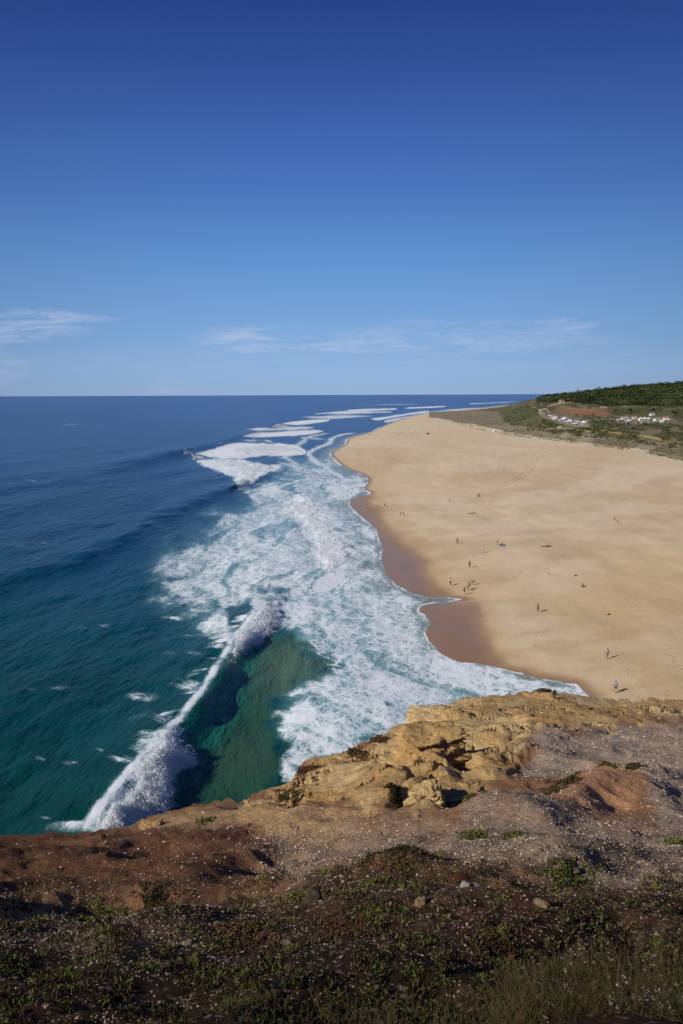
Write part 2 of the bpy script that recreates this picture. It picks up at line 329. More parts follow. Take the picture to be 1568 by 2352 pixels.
def water_material():
    m, t, b = newmat('sea_water')
    P = t.pos()
    warp = t.vadd(t.vmul(P, (1, 1, .0)), t.vmul(t.noise(P, .35, 3, out=1), (3.6, 3.6, 0)))
    warp2 = t.vadd(warp, t.vmul(t.noise(P, 1.6, 3, out=1), (.9, .9, 0)))
    v1 = t.mr(t.vor(t.vmul(warp2, (1, .6, 1)), .42, 'DISTANCE_TO_EDGE'), 0, .16, 1, 0)
    v2 = t.mr(t.vor(t.vmul(warp2, (1, .8, 1)), 1.1, 'DISTANCE_TO_EDGE'), 0, .22, 1, 0)
    n = t.noise(t.vmul(warp, (.7, .20, 1)), .55, 7, .62)
    lace = t.m('MAXIMUM', v1, t.m('MULTIPLY', v2, .8))
    f = t.attr('foam', 'Fac')
    q = t.m('ADD', t.m('MULTIPLY', f, 1.8), t.m('ADD', t.m('MULTIPLY', lace, .56), t.m('MULTIPLY', n, .9)))
    fac = t.m('MULTIPLY', t.mr(q, 1.20, 1.95, 0, 1, True), .95)
    milk = t.mr(t.m('ADD', f, t.m('MULTIPLY', t.m('SUBTRACT', n, .5), .5)), .10, .7, 0, .70)
    c1 = t.mix(milk, t.attr('wcol'), tuple(lin(166, 200, 208)))
    col = t.mix(fac, c1, (.78, .81, .83))
    t.l.new(col, b.inputs['Base Color'])
    t.l.new(t.mr(fac, 0, 1, .24, .9), b.inputs['Roughness'])
    t.l.new(t.mr(fac, 0, .7, .16, .06), b.inputs['Specular IOR Level'])
    b.inputs['IOR'].default_value = 1.33
    w = t.noise(t.vmul(P, (.9, .45, 1)), .9, 5, .65); w2 = t.noise(t.vmul(P, (.25, .10, 1)), .8, 4, .6)
    nb = t.bump(w2, t.mr(fac, 0, .6, .9, .3), 1.4); nb = t.bump(w, t.mr(fac, 0, .6, .8, .2), .38, nb); nb = t.bump(fac, .25, .08, nb)
    t.l.new(nb, b.inputs['Normal'])
    return m
mwater = water_material()
sea = mesh_np('sea', SV, SF, mwater, cols={'wcol': wc}, flts={'foam': foam}); tag(sea, kind='structure', label='blue green ocean with surf', cat='sea')
def foam_material(name, edge=True):
    m, t, b = newmat(name); P = t.pos()
    n = t.noise(P, 1.2, 6, .65); n2 = t.noise(P, 4, 5, .65)
    c = t.mix(t.mr(n, .3, .55), (.78, .84, .86), (.90, .91, .92)); t.l.new(c, b.inputs['Base Color'])
    b.inputs['Roughness'].default_value = .95; b.inputs['Specular IOR Level'].default_value = .03
    tl = t.n.new('ShaderNodeBsdfTranslucent'); tl.inputs[0].default_value = (.92, .93, .93, 1)
    mx = t.n.new('ShaderNodeMixShader'); mx.inputs[0].default_value = .5; t.l.new(b.outputs[0], mx.inputs[1]); t.l.new(tl.outputs[0], mx.inputs[2])
    if not edge:
        t.l.new(mx.outputs[0], t.n['Material Output'].inputs[0]); return m
    nb = t.bump(n2, .25, .12, t.bump(n, .25, .3)); t.l.new(nb, b.inputs['Normal'])
    tr = t.n.new('ShaderNodeBsdfTransparent'); mx2 = t.n.new('ShaderNodeMixShader')
    e = t.mr(t.m('ADD', t.attr('edge', 'Fac'), t.m('MULTIPLY', t.m('SUBTRACT', t.m('ADD', t.m('MULTIPLY', n, .5), t.m('MULTIPLY', n2, .5)), .5), 1.6)), .2, .85, 0, 1, True)
    t.l.new(e, mx2.inputs[0]); t.l.new(tr.outputs[0], mx2.inputs[1]); t.l.new(mx.outputs[0], mx2.inputs[2])
    t.l.new(mx2.outputs[0], t.n['Material Output'].inputs[0]); return m
mfoam = foam_material('whitewater'); mspray = foam_material('spray_droplets', False)
def breaker(poly, hgt, label, soft=7, step=1.5, lump=1.0, wob=12, spray=0, dsz=.05, group=None):
    q = np.array(poly, float); px = np.arange(q[:, 0].min()-20, q[:, 0].max()+20, step); py = np.arange(q[:, 1].min()-12, q[:, 1].max()+60, step)
    PY, PX = np.meshgrid(py[::-1], px, indexing='ij'); P = unproj(PX.ravel(), PY.ravel(), 0)
    X, Y = P[:, 0], P[:, 1]; z = sea_z(X, Y); ax, ay = project(np.stack([X, Y, z+.3*hgt], 1))
    sc = (np.median(Y)/100)**.6
    w = (fbm(ax/22, ay/12, 5, .6)-.5)*2*wob
    d = sdf(ax, ay, smooth_closed(poly))+w; m_ = sst(-soft*.3, soft*2.6, d)
    l1 = puff(X/3.4/sc, Y/3.4/sc, 4, .42)
    hh = m_*hgt*(.28+.7*lump*(l1-.18))-.25*(1-m_)-.02
    V = np.stack([X, Y, z+hh], 1); k = d > -soft
    Fc = grid_faces(len(py), len(px)); Fc = Fc[k[Fc].all(1)]
    if not len(Fc): return
    ed = sst(-soft*.6, soft*2.2, d)
    V2, Fc, ed2 = compact(V, Fc, ed); o = mesh_np('breaking_wave', V2, Fc, mfoam, flts={'edge': ed2})
    rs = np.random.RandomState(5)
    if spray:
        pr = (m_**.8)*(m_ > .06)*(.25+fbm(X/1.6/sc, Y/1.6/sc, 4, .6)**2*2); pr /= pr.sum(); idx = rs.choice(len(pr), spray, p=pr); n = spray; mm = m_[idx]
        tuft = sst(.45, .75, fbm(X/1.9/sc, Y/1.9/sc, 4, .6))[idx]
        c = V[idx]+np.stack([rs.normal(size=n)*.22*sc, rs.normal(size=n)*.22*sc, rs.exponential(size=n)*hgt*(.05+.14*tuft)*(.3+.7*mm)], 1)
        s_ = dsz*(.4+1.1*rs.rand(n, 1)**2)
        a = rs.normal(size=(n, 3))*s_; b = rs.normal(size=(n, 3))*s_
        mesh_np('spray', np.stack([c+a, c-a*.5+b, c-a*.5-b], 1).reshape(-1, 3), np.arange(n*3).reshape(-1, 3), mspray, o, False)
    return tag(o, label, 'wave', group)
breaker([(205, 1912), (246, 1858), (300, 1800), (322, 1738), (356, 1694), (392, 1684), (428, 1712), (452, 1735), (414, 1772), (396, 1825), (398, 1862), (330, 1905), (270, 1935)], 2.4, 'nearest tall heap of white spray breaking just off the cliff edge', 12, 1.4, .8, 24, 60000, .055)
breaker([(516, 1494), (540, 1452), (575, 1412), (598, 1364), (622, 1372), (655, 1392), (640, 1435), (606, 1478), (568, 1490), (538, 1512)], 1.5, 'tumbling white crest at the upper end of the green wave', 10, 1.4, .8, 20, 34000, .065)
breaker([(652, 1155), (688, 1137), (722, 1160), (765, 1200), (798, 1242), (806, 1278), (785, 1302), (748, 1312), (722, 1270), (712, 1230), (680, 1195), (655, 1180)], 1.5, 'curved band of white surf rolling in beside the wet sand', 9, 1.3, .9, 20, 34000, .10)
breaker([(415, 1042), (436, 1031), (462, 1048), (520, 1056), (600, 1065), (642, 1078), (600, 1086), (578, 1100), (556, 1118), (538, 1110), (552, 1094), (520, 1074), (460, 1056)], 1.5, 'ragged white wave crest breaking beyond the wide foam field', 4, 1.0, .8, 9, 14000, .18)
breaker([(520, 1030), (600, 1019), (660, 1020), (696, 1034), (688, 1042), (600, 1040), (540, 1042)], .6, 'flat broad sheet of white foam behind the ragged crest', 3, 1.0, .6, 6)
breaker([(622, 981), (640, 972), (660, 976), (676, 981), (650, 983)], 1.4, 'small distant white breaker peaking left of the shore', 1.4, .7, .8, 2)
breaker([(556, 1004), (580, 1000), (600, 1001), (580, 1005)], .9, 'small white crest just beyond the flat foam sheet', 1.2, .7, .8, 2)
breaker([(790, 942), (830, 940), (905, 939.2), (890, 940.3), (830, 942)], 1.0, 'far white line of surf, left one of two near the horizon', .6, .5, .6, .7)
breaker([(928, 936.3), (970, 934.6), (1015, 933.6), (1000, 934.6), (950, 936.5)], 1.0, 'far white line of surf, right one of two near the horizon', .5, .5, .6, .5)
# ------------------------------------------------------------------ beach
WET = [(1345, 1592), (1232, 1556), (1175, 1525), (1135, 1478), (1112, 1420), (1098, 1382), (1058, 1376), (1010, 1340), (985, 1300), (990, 1285), (940, 1245), (890, 1205), (880, 1172), (852, 1150), (870, 1148), (840, 1130), (780, 1140), (780, 1300), (900, 1420), (1000, 1560), (1200, 1620)]
rb = np.concatenate([np.geomspace(1.2, 30, 24)+906.7, np.arange(938, 1760, 2.0)])
Yb = (47/np.tan(pit+np.arctan((rb-1176)/F)))[::-1]
ac = np.concatenate([np.arange(-.06, .62, .0016), np.arange(.62, 2.2, .06)])
YB, AB = np.meshgrid(Yb, ac, indexing='ij'); XB = (AB*(YB+8)).ravel(); YB = YB.ravel()
SB = land_s(XB, YB); ZB = beach_z(XB, YB, SB); BV = np.stack([XB, YB, ZB], 1); bpx, bpy_ = project(BV)
wob = (fbm(bpx/30, bpy_/16, 4)-.5)*2
wd0 = sdf(bpx, bpy_, smooth_line(WET+[WET[0]], 3)[:-1])+wob*8
wet = sst(-14, 16, wd0)*.7+.3*sst(0, 50, wd0)
wet = np.maximum(wet, sst(3.6, .2, SB)*.85)
damp = sst(-60, 10, wd0+wob*12)
n1 = fbm(XB/45, YB/60, 4); n2 = fbm(bpx/120+bpy_/90, bpy_/26, 4)
c_dry = lin(214, 192, 157); c_pal = lin(219, 200, 170); c_gold = lin(206, 175, 130); c_wet = lin(152, 118, 82)
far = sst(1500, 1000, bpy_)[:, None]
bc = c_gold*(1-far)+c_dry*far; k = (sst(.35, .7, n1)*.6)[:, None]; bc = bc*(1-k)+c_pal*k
k = (sst(.42, .7, n2)*.38*sst(1000, 1060, bpy_))[:, None]; bc = bc*(1-k)+lin(184, 154, 112)*k
k = (sst(1100, 1568, bpx)*sst(1300, 1560, bpy_)*.35)[:, None]; bc = bc*(1-k)+lin(178, 146, 102)*k
k = damp[:, None]*.5; bc = bc*(1-k)+lin(190, 155, 108)*k
k = np.clip(wet, 0, 1)[:, None]; bc = bc*(1-k)+c_wet*k
def linemask(pts, w):
    d, _ = pline(bpx, bpy_, smooth_line(pts, 4)); return sst(w, w*.3, np.abs(d))
trk = np.zeros_like(XB)
for pts in ([(1128, 1140), (1135, 1118), (1180, 1100), (1210, 1078), (1222, 1050), (1240, 1035)], [(1135, 1142), (1145, 1122), (1190, 1102), (1222, 1080), (1234, 1052), (1252, 1038)], [(1144, 1082), (1150, 1060), (1162, 1042)], [(1154, 1082), (1160, 1060), (1172, 1044)], [(1075, 1010), (1180, 1025), (1300, 1030)], [(1330, 1215), (1380, 1200), (1430, 1215), (1500, 1215)]):
    trk = np.maximum(trk, linemask(pts, 2.0)*(1 if pts[0][1] > 1015 and pts[0][0] < 1200 else .4))
k = (trk*(.2+.8*vn(bpx/10, bpy_/8)))[:, None]*.36; bc = bc*(1-k)+lin(140, 115, 85)*k
foot = np.zeros_like(XB)
for pts, w in (([(1270, 1480), (1290, 1440), (1300, 1400), (1330, 1370)], 16), ([(1370, 1530), (1350, 1490), (1290, 1470)], 12), ([(1480, 1600), (1420, 1500), (1400, 1430)], 18), ([(1568, 1540), (1480, 1420), (1440, 1350)], 20), ([(1150, 1340), (1180, 1310), (1260, 1305), (1330, 1250)], 16), ([(1230, 1480), (1240, 1410), (1180, 1330)], 10), ([(1568, 1590), (1470, 1590)], 14), ([(900, 1000), (960, 995), (1060, 1010)], 8)):
    d, _ = pline(bpx, bpy_, smooth_line(pts, 4)); foot = np.maximum(foot, sst(w, w*.3, np.abs(d)))
foot = np.maximum(foot, .3*sst(.5, .7, fbm(bpx/90, bpy_/50, 3))*sst(1120, 1250, bpy_)*(1-np.clip(wet, 0, 1)))
def sand_material():
    m, t, b = newmat('sand'); P = t.pos(); at = t.attr('col'); wt = t.attr('wet', 'Fac'); ft = t.attr('foot', 'Fac')
    n = t.noise(t.vmul(P, (1, .7, 0)), .16, 8, .6); n2 = t.noise(P, 2.5, 5, .65)
    f = t.m('ADD', t.mr(n, .3, .7, .92, 1.07), t.mr(n2, .3, .7, -.045, .045))
    dots = t.mr(t.vor(t.vmul(P, (1, 1, 0)), 1.15), .14, .26, 1, 0)
    dk = t.m('MULTIPLY', dots, t.m('MULTIPLY', ft, .6))
    c = t.mix(dk, t.vscale(at, f), tuple(lin(130, 100, 68)))  # footprint dots coloured darker, imitating the shade inside the dents
    t.l.new(c, b.inputs['Base Color'])
    t.l.new(t.mr(wt, 0, 1, .95, .30), b.inputs['Roughness']); t.l.new(t.mr(wt, 0, 1, .08, .42), b.inputs['Specular IOR Level'])
    st = t.mr(wt, 0, .7, .4, .03)
    h = t.m('SUBTRACT', t.m('ADD', n, t.m('MULTIPLY', n2, .2)), t.m('MULTIPLY', dots, t.m('MULTIPLY', ft, .3)))
    t.l.new(t.bump(h, st, .5), b.inputs['Normal']); return m
BF = grid_faces(len(Yb), len(ac)); kb = SB > -(8+YB*.03); BF = BF[kb[BF].all(1)]
BV, BF, bc, wet, foot = compact(BV, BF, bc, np.clip(wet, 0, 1), foot)
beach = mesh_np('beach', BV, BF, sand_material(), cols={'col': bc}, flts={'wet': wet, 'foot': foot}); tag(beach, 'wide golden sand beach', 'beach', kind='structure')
# ------------------------------------------------------------------ hills
def dep_d(px, py, z): return unproj(px, py, z)[:, 1]
HC = [(985, [(958, 1.6), (957, 1.8), (956, 2.0), (955, 2.2), (954, 2.4), (953, 2.5)]), (1060, [(971, 2.2), (966, 3.2), (961, 4), (956, 5), (951, 6), (946, 7)]),
      (1150, [(990, 2.2), (976, 5), (962, 7), (950, 9), (941, 12), (935, 15)]), (1200, [(998, 2.2), (980, 7), (963, 12), (948, 16), (934, 20), (922, -1750)]),
      (1250, [(1005, 2.2), (985, 10), (965, 17), (948, 22), (930, 28), (908, -1700)]), (1350, [(1018, 2.2), (992, 10), (972, 17), (950, 23), (925, 33), (898, -1650)]),
      (1450, [(1030, 2.2), (1000, 10), (970, 17), (945, 25), (910, -1320), (887, -1700)]), (1568, [(1050, 2.2), (1005, 11), (970, 18), (940, 28), (905, -1280), (878, -1650)]),
      (1900, [(1110, 2.2), (1040, 12), (975, 20), (935, 32), (890, -1150), (850, -1500)]), (2500, [(1220, 2.2), (1120, 14), (1010, 24), (950, 34), (880, -1050), (820, -1400)])]
hx = np.array([c[0] for c in HC], float); hy = np.array([[n[0] for n in c[1]] for c in HC], float)
hd = np.array([[(-n[1] if n[1] < 0 else dep_d(c[0], n[0], n[1])[0]) for n in c[1]] for c in HC])
def hill_d(px, py):
    yn = np.stack([np.interp(px, hx, hy[:, k]) for k in range(6)]); dn = np.stack([np.interp(px, hx, np.log(hd[:, k])) for k in range(6)])
    out = np.where(py >= yn[0], dn[0], dn[5])
    for k in range(5):
        tt = (yn[k]-py)/(yn[k]-yn[k+1]); s_ = (tt >= 0) & (tt <= 1); out = np.where(s_, dn[k]*(1-tt)+dn[k+1]*tt, out)
    return np.exp(out)
def hillpos(px, py):
    px = A(px); py = A(py); P = unproj_d(px, py, hill_d(px, py)); P[:, 2] += (fbm(P[:, 0]/60, P[:, 1]/60, 4)-.5)*3*sst(2.2, 9, P[:, 2]); return P
hpx = np.concatenate([np.arange(985, 1620, 2.2), np.arange(1620, 2500, 22)]); nt_ = 170
T = np.linspace(0, 5, nt_)
yn = np.stack([np.interp(hpx, hx, hy[:, k]) for k in range(6)], 1)
PYh = np.stack([[np.interp(tt, range(6), yn[i]) for i in range(len(hpx))] for tt in T]); PXh = np.tile(hpx, (nt_, 1))
HP = hillpos(PXh.ravel(), PYh.ravel()).reshape(nt_, len(hpx), 3)
ex = []
for k in range(1, 12):
    q = HP[-1].copy(); q[:, :2] *= 1+.03*k; q[:, 2] = HP[-1, :, 2]*(1-(k/11)**1.5)-2*(k/11); ex.append(q)
front = HP[0].copy(); front[:, 2] -= 2.5; front[:, :2] *= .985
HV = np.concatenate([front[None], HP, np.array(ex)]).reshape(-1, 3); nr = nt_+12
qx, qy = project(HV); w_ = (fbm(qx/22, qy/9, 4)-.5)*2
sc_ = fbm(HV[:, 0]/14, HV[:, 1]/30, 4); big = fbm(HV[:, 0]/90, HV[:, 1]/90, 3)
hc = np.tile(lin(114, 106, 84), (len(HV), 1)); k = sst(.42, .6, sc_)[:, None]*.8; hc = hc*(1-k)+lin(78, 80, 56)*k
k = (sst(.5, .7, big)*.5)[:, None]; hc = hc*(1-k)+lin(128, 116, 88)*k
def hm(poly, soft, col, amt=1, wobk=5):
    global hc
    k = (sst(-soft, soft, sdf(qx, qy, smooth_closed(poly))+w_*wobk)*amt)[:, None]; hc = hc*(1-k)+col*k
hm([(970, 968), (970, 940), (1060, 940), (1140, 945), (1160, 970), (1250, 990), (1350, 1000), (1568, 1030), (1568, 1056), (1350, 1025), (1200, 1003), (1100, 985)], 5, lin(142, 130, 110), .8, 8)
hm([(1150, 945), (1230, 930), (1260, 950), (1300, 985), (1240, 985), (1170, 972)], 6, lin(86, 88, 58), .8, 8)
hm([(1230, 925), (1250, 905), (1400, 884), (1600, 865), (2400, 800), (2400, 900), (1600, 932), (1450, 930), (1400, 934), (1330, 926)], 4, lin(44, 52, 33), 1, 4)
hm([(1400, 940), (1450, 938), (1568, 940), (2300, 950), (2300, 960), (1568, 955), (1450, 950)], 4, lin(82, 88, 54), .8, 4)
hm([(1268, 938), (1330, 936), (1400, 948), (1398, 955), (1330, 955), (1280, 946)], 3, lin(146, 106, 78), .95, 3)
hm([(1290, 935), (1390, 938), (1400, 943), (1300, 938)], 2, lin(156, 126, 96), .7, 2)
hm([(1240, 940), (1262, 950), (1350, 970), (1352, 980), (1300, 976), (1262, 964), (1236, 950)], 2, lin(140, 126, 104), .9, 2)
hm([(1410, 958), (1540, 958), (1545, 972), (1415, 970)], 3, lin(132, 122, 98), .6, 3)
def hroad(pts, w, col, amt=.9):
    global hc
    d, _ = pline(qx, qy, smooth_line(pts, 4)); k = (sst(w, w*.4, np.abs(d))*amt)[:, None]; hc = hc*(1-k)+col*k
hroad([(1262, 948), (1255, 938), (1275, 928), (1320, 922)], 1.8, lin(180, 155, 118))
hroad([(1350, 978), (1400, 992), (1470, 1000), (1530, 1012)], 2.0, lin(190, 160, 112))
hroad([(1160, 972), (1230, 985), (1310, 985), (1380, 996)], 1.8, lin(180, 152, 114), .7)
hroad([(1340, 968), (1380, 962), (1420, 966)], 2.2, lin(150, 140, 125))
hroad([(1330, 905), (1380, 912), (1450, 925)], 1.5, lin(110, 108, 70), .5)
mh = attrmat('hill_ground', .95, .25, .12, .05)
hill = mesh_np('hillside', HV, grid_faces(nr, len(hpx)), mh, cols={'col': hc}); tag(hill, 'green scrubby hillside behind the beach', 'hill', kind='structure')
def soup(cen, rad, ntri, size, colf, flat=.6, seed=1):
    rs = np.random.RandomState(seed); N = len(cen); n = N*ntri
    d = rs.normal(size=(n, 3)); d /= np.linalg.norm(d, axis=1)[:, None]; r = rs.rand(n, 1)**.4
    rr = np.repeat(rad, ntri)[:, None]; off = d*r*rr; off[:, 2] = np.abs(off[:, 2])*flat*1.3
    c = np.repeat(cen, ntri, 0)+off
    a = rs.normal(size=(n, 3)); b = rs.normal(size=(n, 3)); a /= np.linalg.norm(a, axis=1)[:, None]; b /= np.linalg.norm(b, axis=1)[:, None]
    sz = np.repeat(size, ntri)[:, None]*(.6+.8*rs.rand(n, 1))
    V = np.stack([c+a*sz, c-a*sz*.5+b*sz*.7, c-a*sz*.5-b*sz*.7], 1).reshape(-1, 3)
    C = np.repeat(colf, ntri, 0)*(.6+.8*rs.rand(n, 1)); C = np.repeat(C, 3, 0)
    return V, np.arange(n*3).reshape(-1, 3), C
mleaf = attrmat('leaf_mass', .9, .15, 1., .08)
def region_pts(poly, n, seed):
    rs = np.random.RandomState(seed); q = np.array(poly, float)
    x = rs.uniform(q[:, 0].min(), q[:, 0].max(), n*6); y = rs.uniform(q[:, 1].min(), q[:, 1].max(), n*6); s_ = sdf(x, y, q) > 0
    return x[s_][:n], y[s_][:n]
x, y = region_pts([(1238, 916), (1260, 909), (1320, 902), (1400, 893), (1450, 888), (1568, 878.5), (1700, 871), (1700, 930), (1568, 932), (1450, 930), (1400, 932), (1330, 925), (1260, 922)], 4200, 3)
C_ = hillpos(x, y); g_ = sst(.3, .75, vn(C_[:, 0]/25, C_[:, 1]/25))[:, None]
V, Fc, Cc = soup(C_, RS.uniform(3, 7, len(C_)), 26, RS.uniform(.9, 2.0, len(C_)), lin(46, 55, 34)*(1-g_)+lin(76, 84, 50)*g_, .8)
tag(mesh_np('pine_forest', V, Fc, mleaf, smooth=False, cols={'col': Cc}), 'dark green pine forest covering the ridge', 'forest', kind='stuff')
x, y = region_pts([(1150, 968), (1180, 940), (1235, 920), (1400, 935), (1600, 935), (1620, 1040), (1450, 1015), (1300, 1000), (1200, 985)], 3600, 5)
bad = (sdf(x, y, np.array([(1236, 940), (1262, 945), (1352, 968), (1352, 982), (1300, 980), (1255, 966)])) > -2) | (sdf(x, y, np.array([(1265, 933), (1402, 945), (1400, 960), (1280, 950)])) > 0) | (sdf(x, y, np.array([(1410, 956), (1545, 956), (1545, 974), (1415, 974)])) > 0)
x, y = x[~bad], y[~bad]; dn = vn(x/18, y/8) > .38; x, y = x[dn], y[dn]
C_ = hillpos(x, y); g_ = RS.rand(len(C_), 1)
V, Fc, Cc = soup(C_, RS.uniform(1., 2.8, len(C_)), 14, RS.uniform(.4, .9, len(C_)), lin(60, 66, 42)*(1-g_)+lin(98, 98, 66)*g_, .6, 2)
tag(mesh_np('hillside_scrub', V, Fc, mleaf, smooth=False, cols={'col': Cc}), 'low scrub bushes scattered over the hillside', 'scrub', kind='stuff')
x, y = region_pts([(1005, 960), (1010, 950), (1100, 950), (1160, 968), (1300, 990), (1450, 1010), (1600, 1035), (1600, 1066), (1450, 1036), (1300, 1016), (1200, 1005), (1100, 988), (1040, 972)], 3800, 6)
s_ = vn(x/25, y/10) > .3; x, y = x[s_], y[s_]; C_ = hillpos(x, y); b2 = beachpos(x, y); ylow = np.interp(x, hx, hy[:, 0]); C_ = np.where((y > ylow)[:, None], b2, C_); g_ = RS.rand(len(C_), 1)
V, Fc, Cc = soup(C_, RS.uniform(.6, 1.9, len(C_)), 10, RS.uniform(.22, .5, len(C_)), lin(90, 86, 64)*(1-g_)+lin(126, 118, 94)*g_, .5, 8)
tag(mesh_np('dune_grass', V, Fc, mleaf, smooth=False, cols={'col': Cc}), 'grey green dune plants between sand and hillside', 'dune plants', kind='stuff')
# ------------------------------------------------------------------ generic mesh builders
def bmobj(name, bm, mat, parent=None, smooth=False):
    me = bpy.data.meshes.new(name); bm.to_mesh(me); bm.free()
    if smooth: me.polygons.foreach_set('use_smooth', [True]*len(me.polygons))
    me.materials.append(mat); return link(bpy.data.objects.new(name, me), parent)
def box(bm, x0, x1, y0, y1, z0, z1):
    v = [bm.verts.new(p) for p in [(x0, y0, z0), (x1, y0, z0), (x1, y1, z0), (x0, y1, z0), (x0, y0, z1), (x1, y0, z1), (x1, y1, z1), (x0, y1, z1)]]
    for f in ((3, 2, 1, 0), (4, 5, 6, 7), (0, 1, 5, 4), (1, 2, 6, 5), (2, 3, 7, 6), (3, 0, 4, 7)): bm.faces.new([v[i] for i in f])
def prism(bm, prof, x0, x1):
    a = [bm.verts.new((x0, y, z)) for y, z in prof]; b = [bm.verts.new((x1, y, z)) for y, z in prof]; n = len(prof)
    bm.faces.new(a[::-1]); bm.faces.new(b)
    for i in range(n): bm.faces.new([a[i], a[(i+1) % n], b[(i+1) % n], b[i]])
def dup(root, name=None):
    r = root.copy(); COL.objects.link(r)
    for ch in root.children:
        c = ch.copy(); COL.objects.link(c); c.parent = r
        for g in ch.children:
            d = g.copy(); COL.objects.link(d); d.parent = c
    return r
# cars
mglass = simple('car_glass', (.03, .04, .05), .15, .05, 5, .6); mtyre = simple('tyre_rubber', (.02, .02, .02), .9); mrim = simple('wheel_rim', (.5, .5, .52), .3, .05, 5, .5, .6)
mlamp = simple('lamp_glass', (.75, .75, .7), .2); mred = simple('tail_lamp', (.4, .02, .02), .3)
paint = {'white': simple('white_paint', (.8, .8, .8), .3, .03, 2, .5), 'silver': simple('silver_paint', (.5, .52, .55), .3, .03, 2, .5), 'black': simple('black_paint', (.02, .02, .025), .25, .03, 2, .5), 'blue': simple('blue_paint', (.04, .10, .28), .3, .03, 2, .5), 'red': simple('red_paint', (.35, .03, .03), .3, .03, 2, .5), 'grey': simple('grey_paint', (.18, .19, .2), .3, .03, 2, .5)}
def make_car(kind):
    root = empty('parked_car' if kind == 'car' else 'camper_van', (0, -500, -50))
    L, Wd, Hh = (4.4, .88, 1.45) if kind == 'car' else (5.6, 1.0, 2.5)
    bm = bmesh.new()
    if kind == 'car': prof = [(-2.15, .3), (-2.2, .75), (-2.05, .95), (-1.75, 1.0), (-1.25, 1.38), (-.3, 1.46), (.45, 1.4), (1.15, .98), (1.95, .86), (2.2, .65), (2.2, .3)]
    else: prof = [(-2.8, .4), (-2.8, 2.35), (-2.6, 2.5), (1.2, 2.5), (1.75, 2.2), (2.1, 1.35), (2.75, 1.1), (2.8, .4)]
    prism(bm, prof, -Wd, Wd); bmesh.ops.bevel(bm, geom=list(bm.edges), offset=.06, segments=1, affect='EDGES')
    bmobj('body', bm, paint['white'], root)
    def win(prof, x0, x1, nm='window'):
        b2 = bmesh.new(); prism(b2, prof, x0, x1); bmobj(nm, b2, mglass, root)
    if kind == 'car':
        for s in (-1, 1): win([(-1.55, 1.0), (-1.15, 1.32), (.4, 1.34), (.95, 1.0)], s*(Wd+.012)-.01, s*(Wd+.012)+.01)
        win([(.52, 1.40), (1.16, 1.02), (1.18, 1.04), (.54, 1.42)], -.74, .74, 'windscreen'); win([(-1.74, 1.05), (-1.28, 1.36), (-1.30, 1.39), (-1.77, 1.07)], -.7, .7, 'rear_window')
    else:
        for s in (-1, 1): win([(-2.2, 1.5), (-2.2, 2.1), (-.6, 2.1), (-.6, 1.5)], s*(Wd+.012)-.01, s*(Wd+.012)+.01); win([(.7, 1.4), (.7, 2.05), (1.5, 2.05), (1.9, 1.4)], s*(Wd+.012)-.01, s*(Wd+.012)+.01)
        win([(1.79, 2.14), (2.11, 1.4), (2.14, 1.42), (1.82, 2.16)], -.85, .85, 'windscreen')
    fx = L/2*.64
    for sx in (-1, 1):
        for y_ in (-fx, fx):
            b2 = bmesh.new(); bmesh.ops.create_cone(b2, segments=16, radius1=.33, radius2=.33, depth=.22, cap_ends=True, matrix=Matrix.Translation((sx*(Wd-.06), y_, .33)) @ Matrix.Rotation(math.pi/2, 4, 'Y'))
            w = bmobj('wheel', b2, mtyre, root)
            b2 = bmesh.new(); bmesh.ops.create_cone(b2, segments=12, radius1=.2, radius2=.18, depth=.04, cap_ends=True, matrix=Matrix.Translation((sx*(Wd+.06), y_, .33)) @ Matrix.Rotation(math.pi/2, 4, 'Y'))
            bmobj('rim', b2, mrim, w)
        b2 = bmesh.new(); box(b2, sx*.62-.14, sx*.62+.14, L/2-.05 if kind == 'car' else 2.76, L/2+.02 if kind == 'car' else 2.83, .64, .76); bmobj('headlight', b2, mlamp, root)
        b2 = bmesh.new(); box(b2, sx*.68-.1, sx*.68+.1, -L/2-.02 if kind == 'car' else -2.83, -L/2+.05 if kind == 'car' else -2.77, .72, .9); bmobj('tail_light', b2, mred, root)
    return root
def setpaint(root, c):
    for ch in root.children:
        if ch.name.startswith('body'):
            ch.material_slots[0].link = 'OBJECT'; ch.material_slots[0].material = paint[c]
protos = {'car': make_car('car'), 'van': make_car('van')}; used = set()
ordn = ['first', 'second', 'third', 'fourth', 'fifth', 'sixth', 'seventh', 'eighth', 'ninth', 'tenth', 'eleventh', 'twelfth', 'thirteenth', 'fourteenth', 'fifteenth']
def place_car(px, py, col, label, group, kind='car', rz=0):
    o = protos[kind] if kind not in used else dup(protos[kind]); used.add(kind)
    P = hillpos(px, py)[0]; o.location = (P[0], P[1], P[2]+.05); o.rotation_euler = (0, 0, rz); setpaint(o, col)
    tag(o, label, 'car' if kind == 'car' else 'van', group)
cc = ['white', 'silver', 'white', 'black', 'blue', 'white', 'grey', 'white', 'red', 'silver', 'white', 'blue', 'white', 'grey']
for i in range(14):
    q = i/13; kd = 'van' if i in (5, 12) else 'car'; place_car(1262+q*84, 955+q*19, cc[i], f'{cc[i]} {kd}, {ordn[i]} from the left in the back row of the hillside car park', 'cars in the back row', kd, R(75+random.uniform(-12, 12)))
cc2 = ['white', 'black', 'white', 'grey', 'white', 'silver', 'blue', 'white', 'white', 'black', 'silver']
for i in range(11):
    q = i/10; place_car(1272+q*62, 963+q*14.5, cc2[i], f'{cc2[i]} car, {ordn[i]} from the left in the front row of the hillside car park', 'cars in the front row', 'car', R(75+random.uniform(-12, 12)))
cc3 = ['white', 'white', 'silver', 'white', 'blue', 'white', 'black', 'white', 'silver']
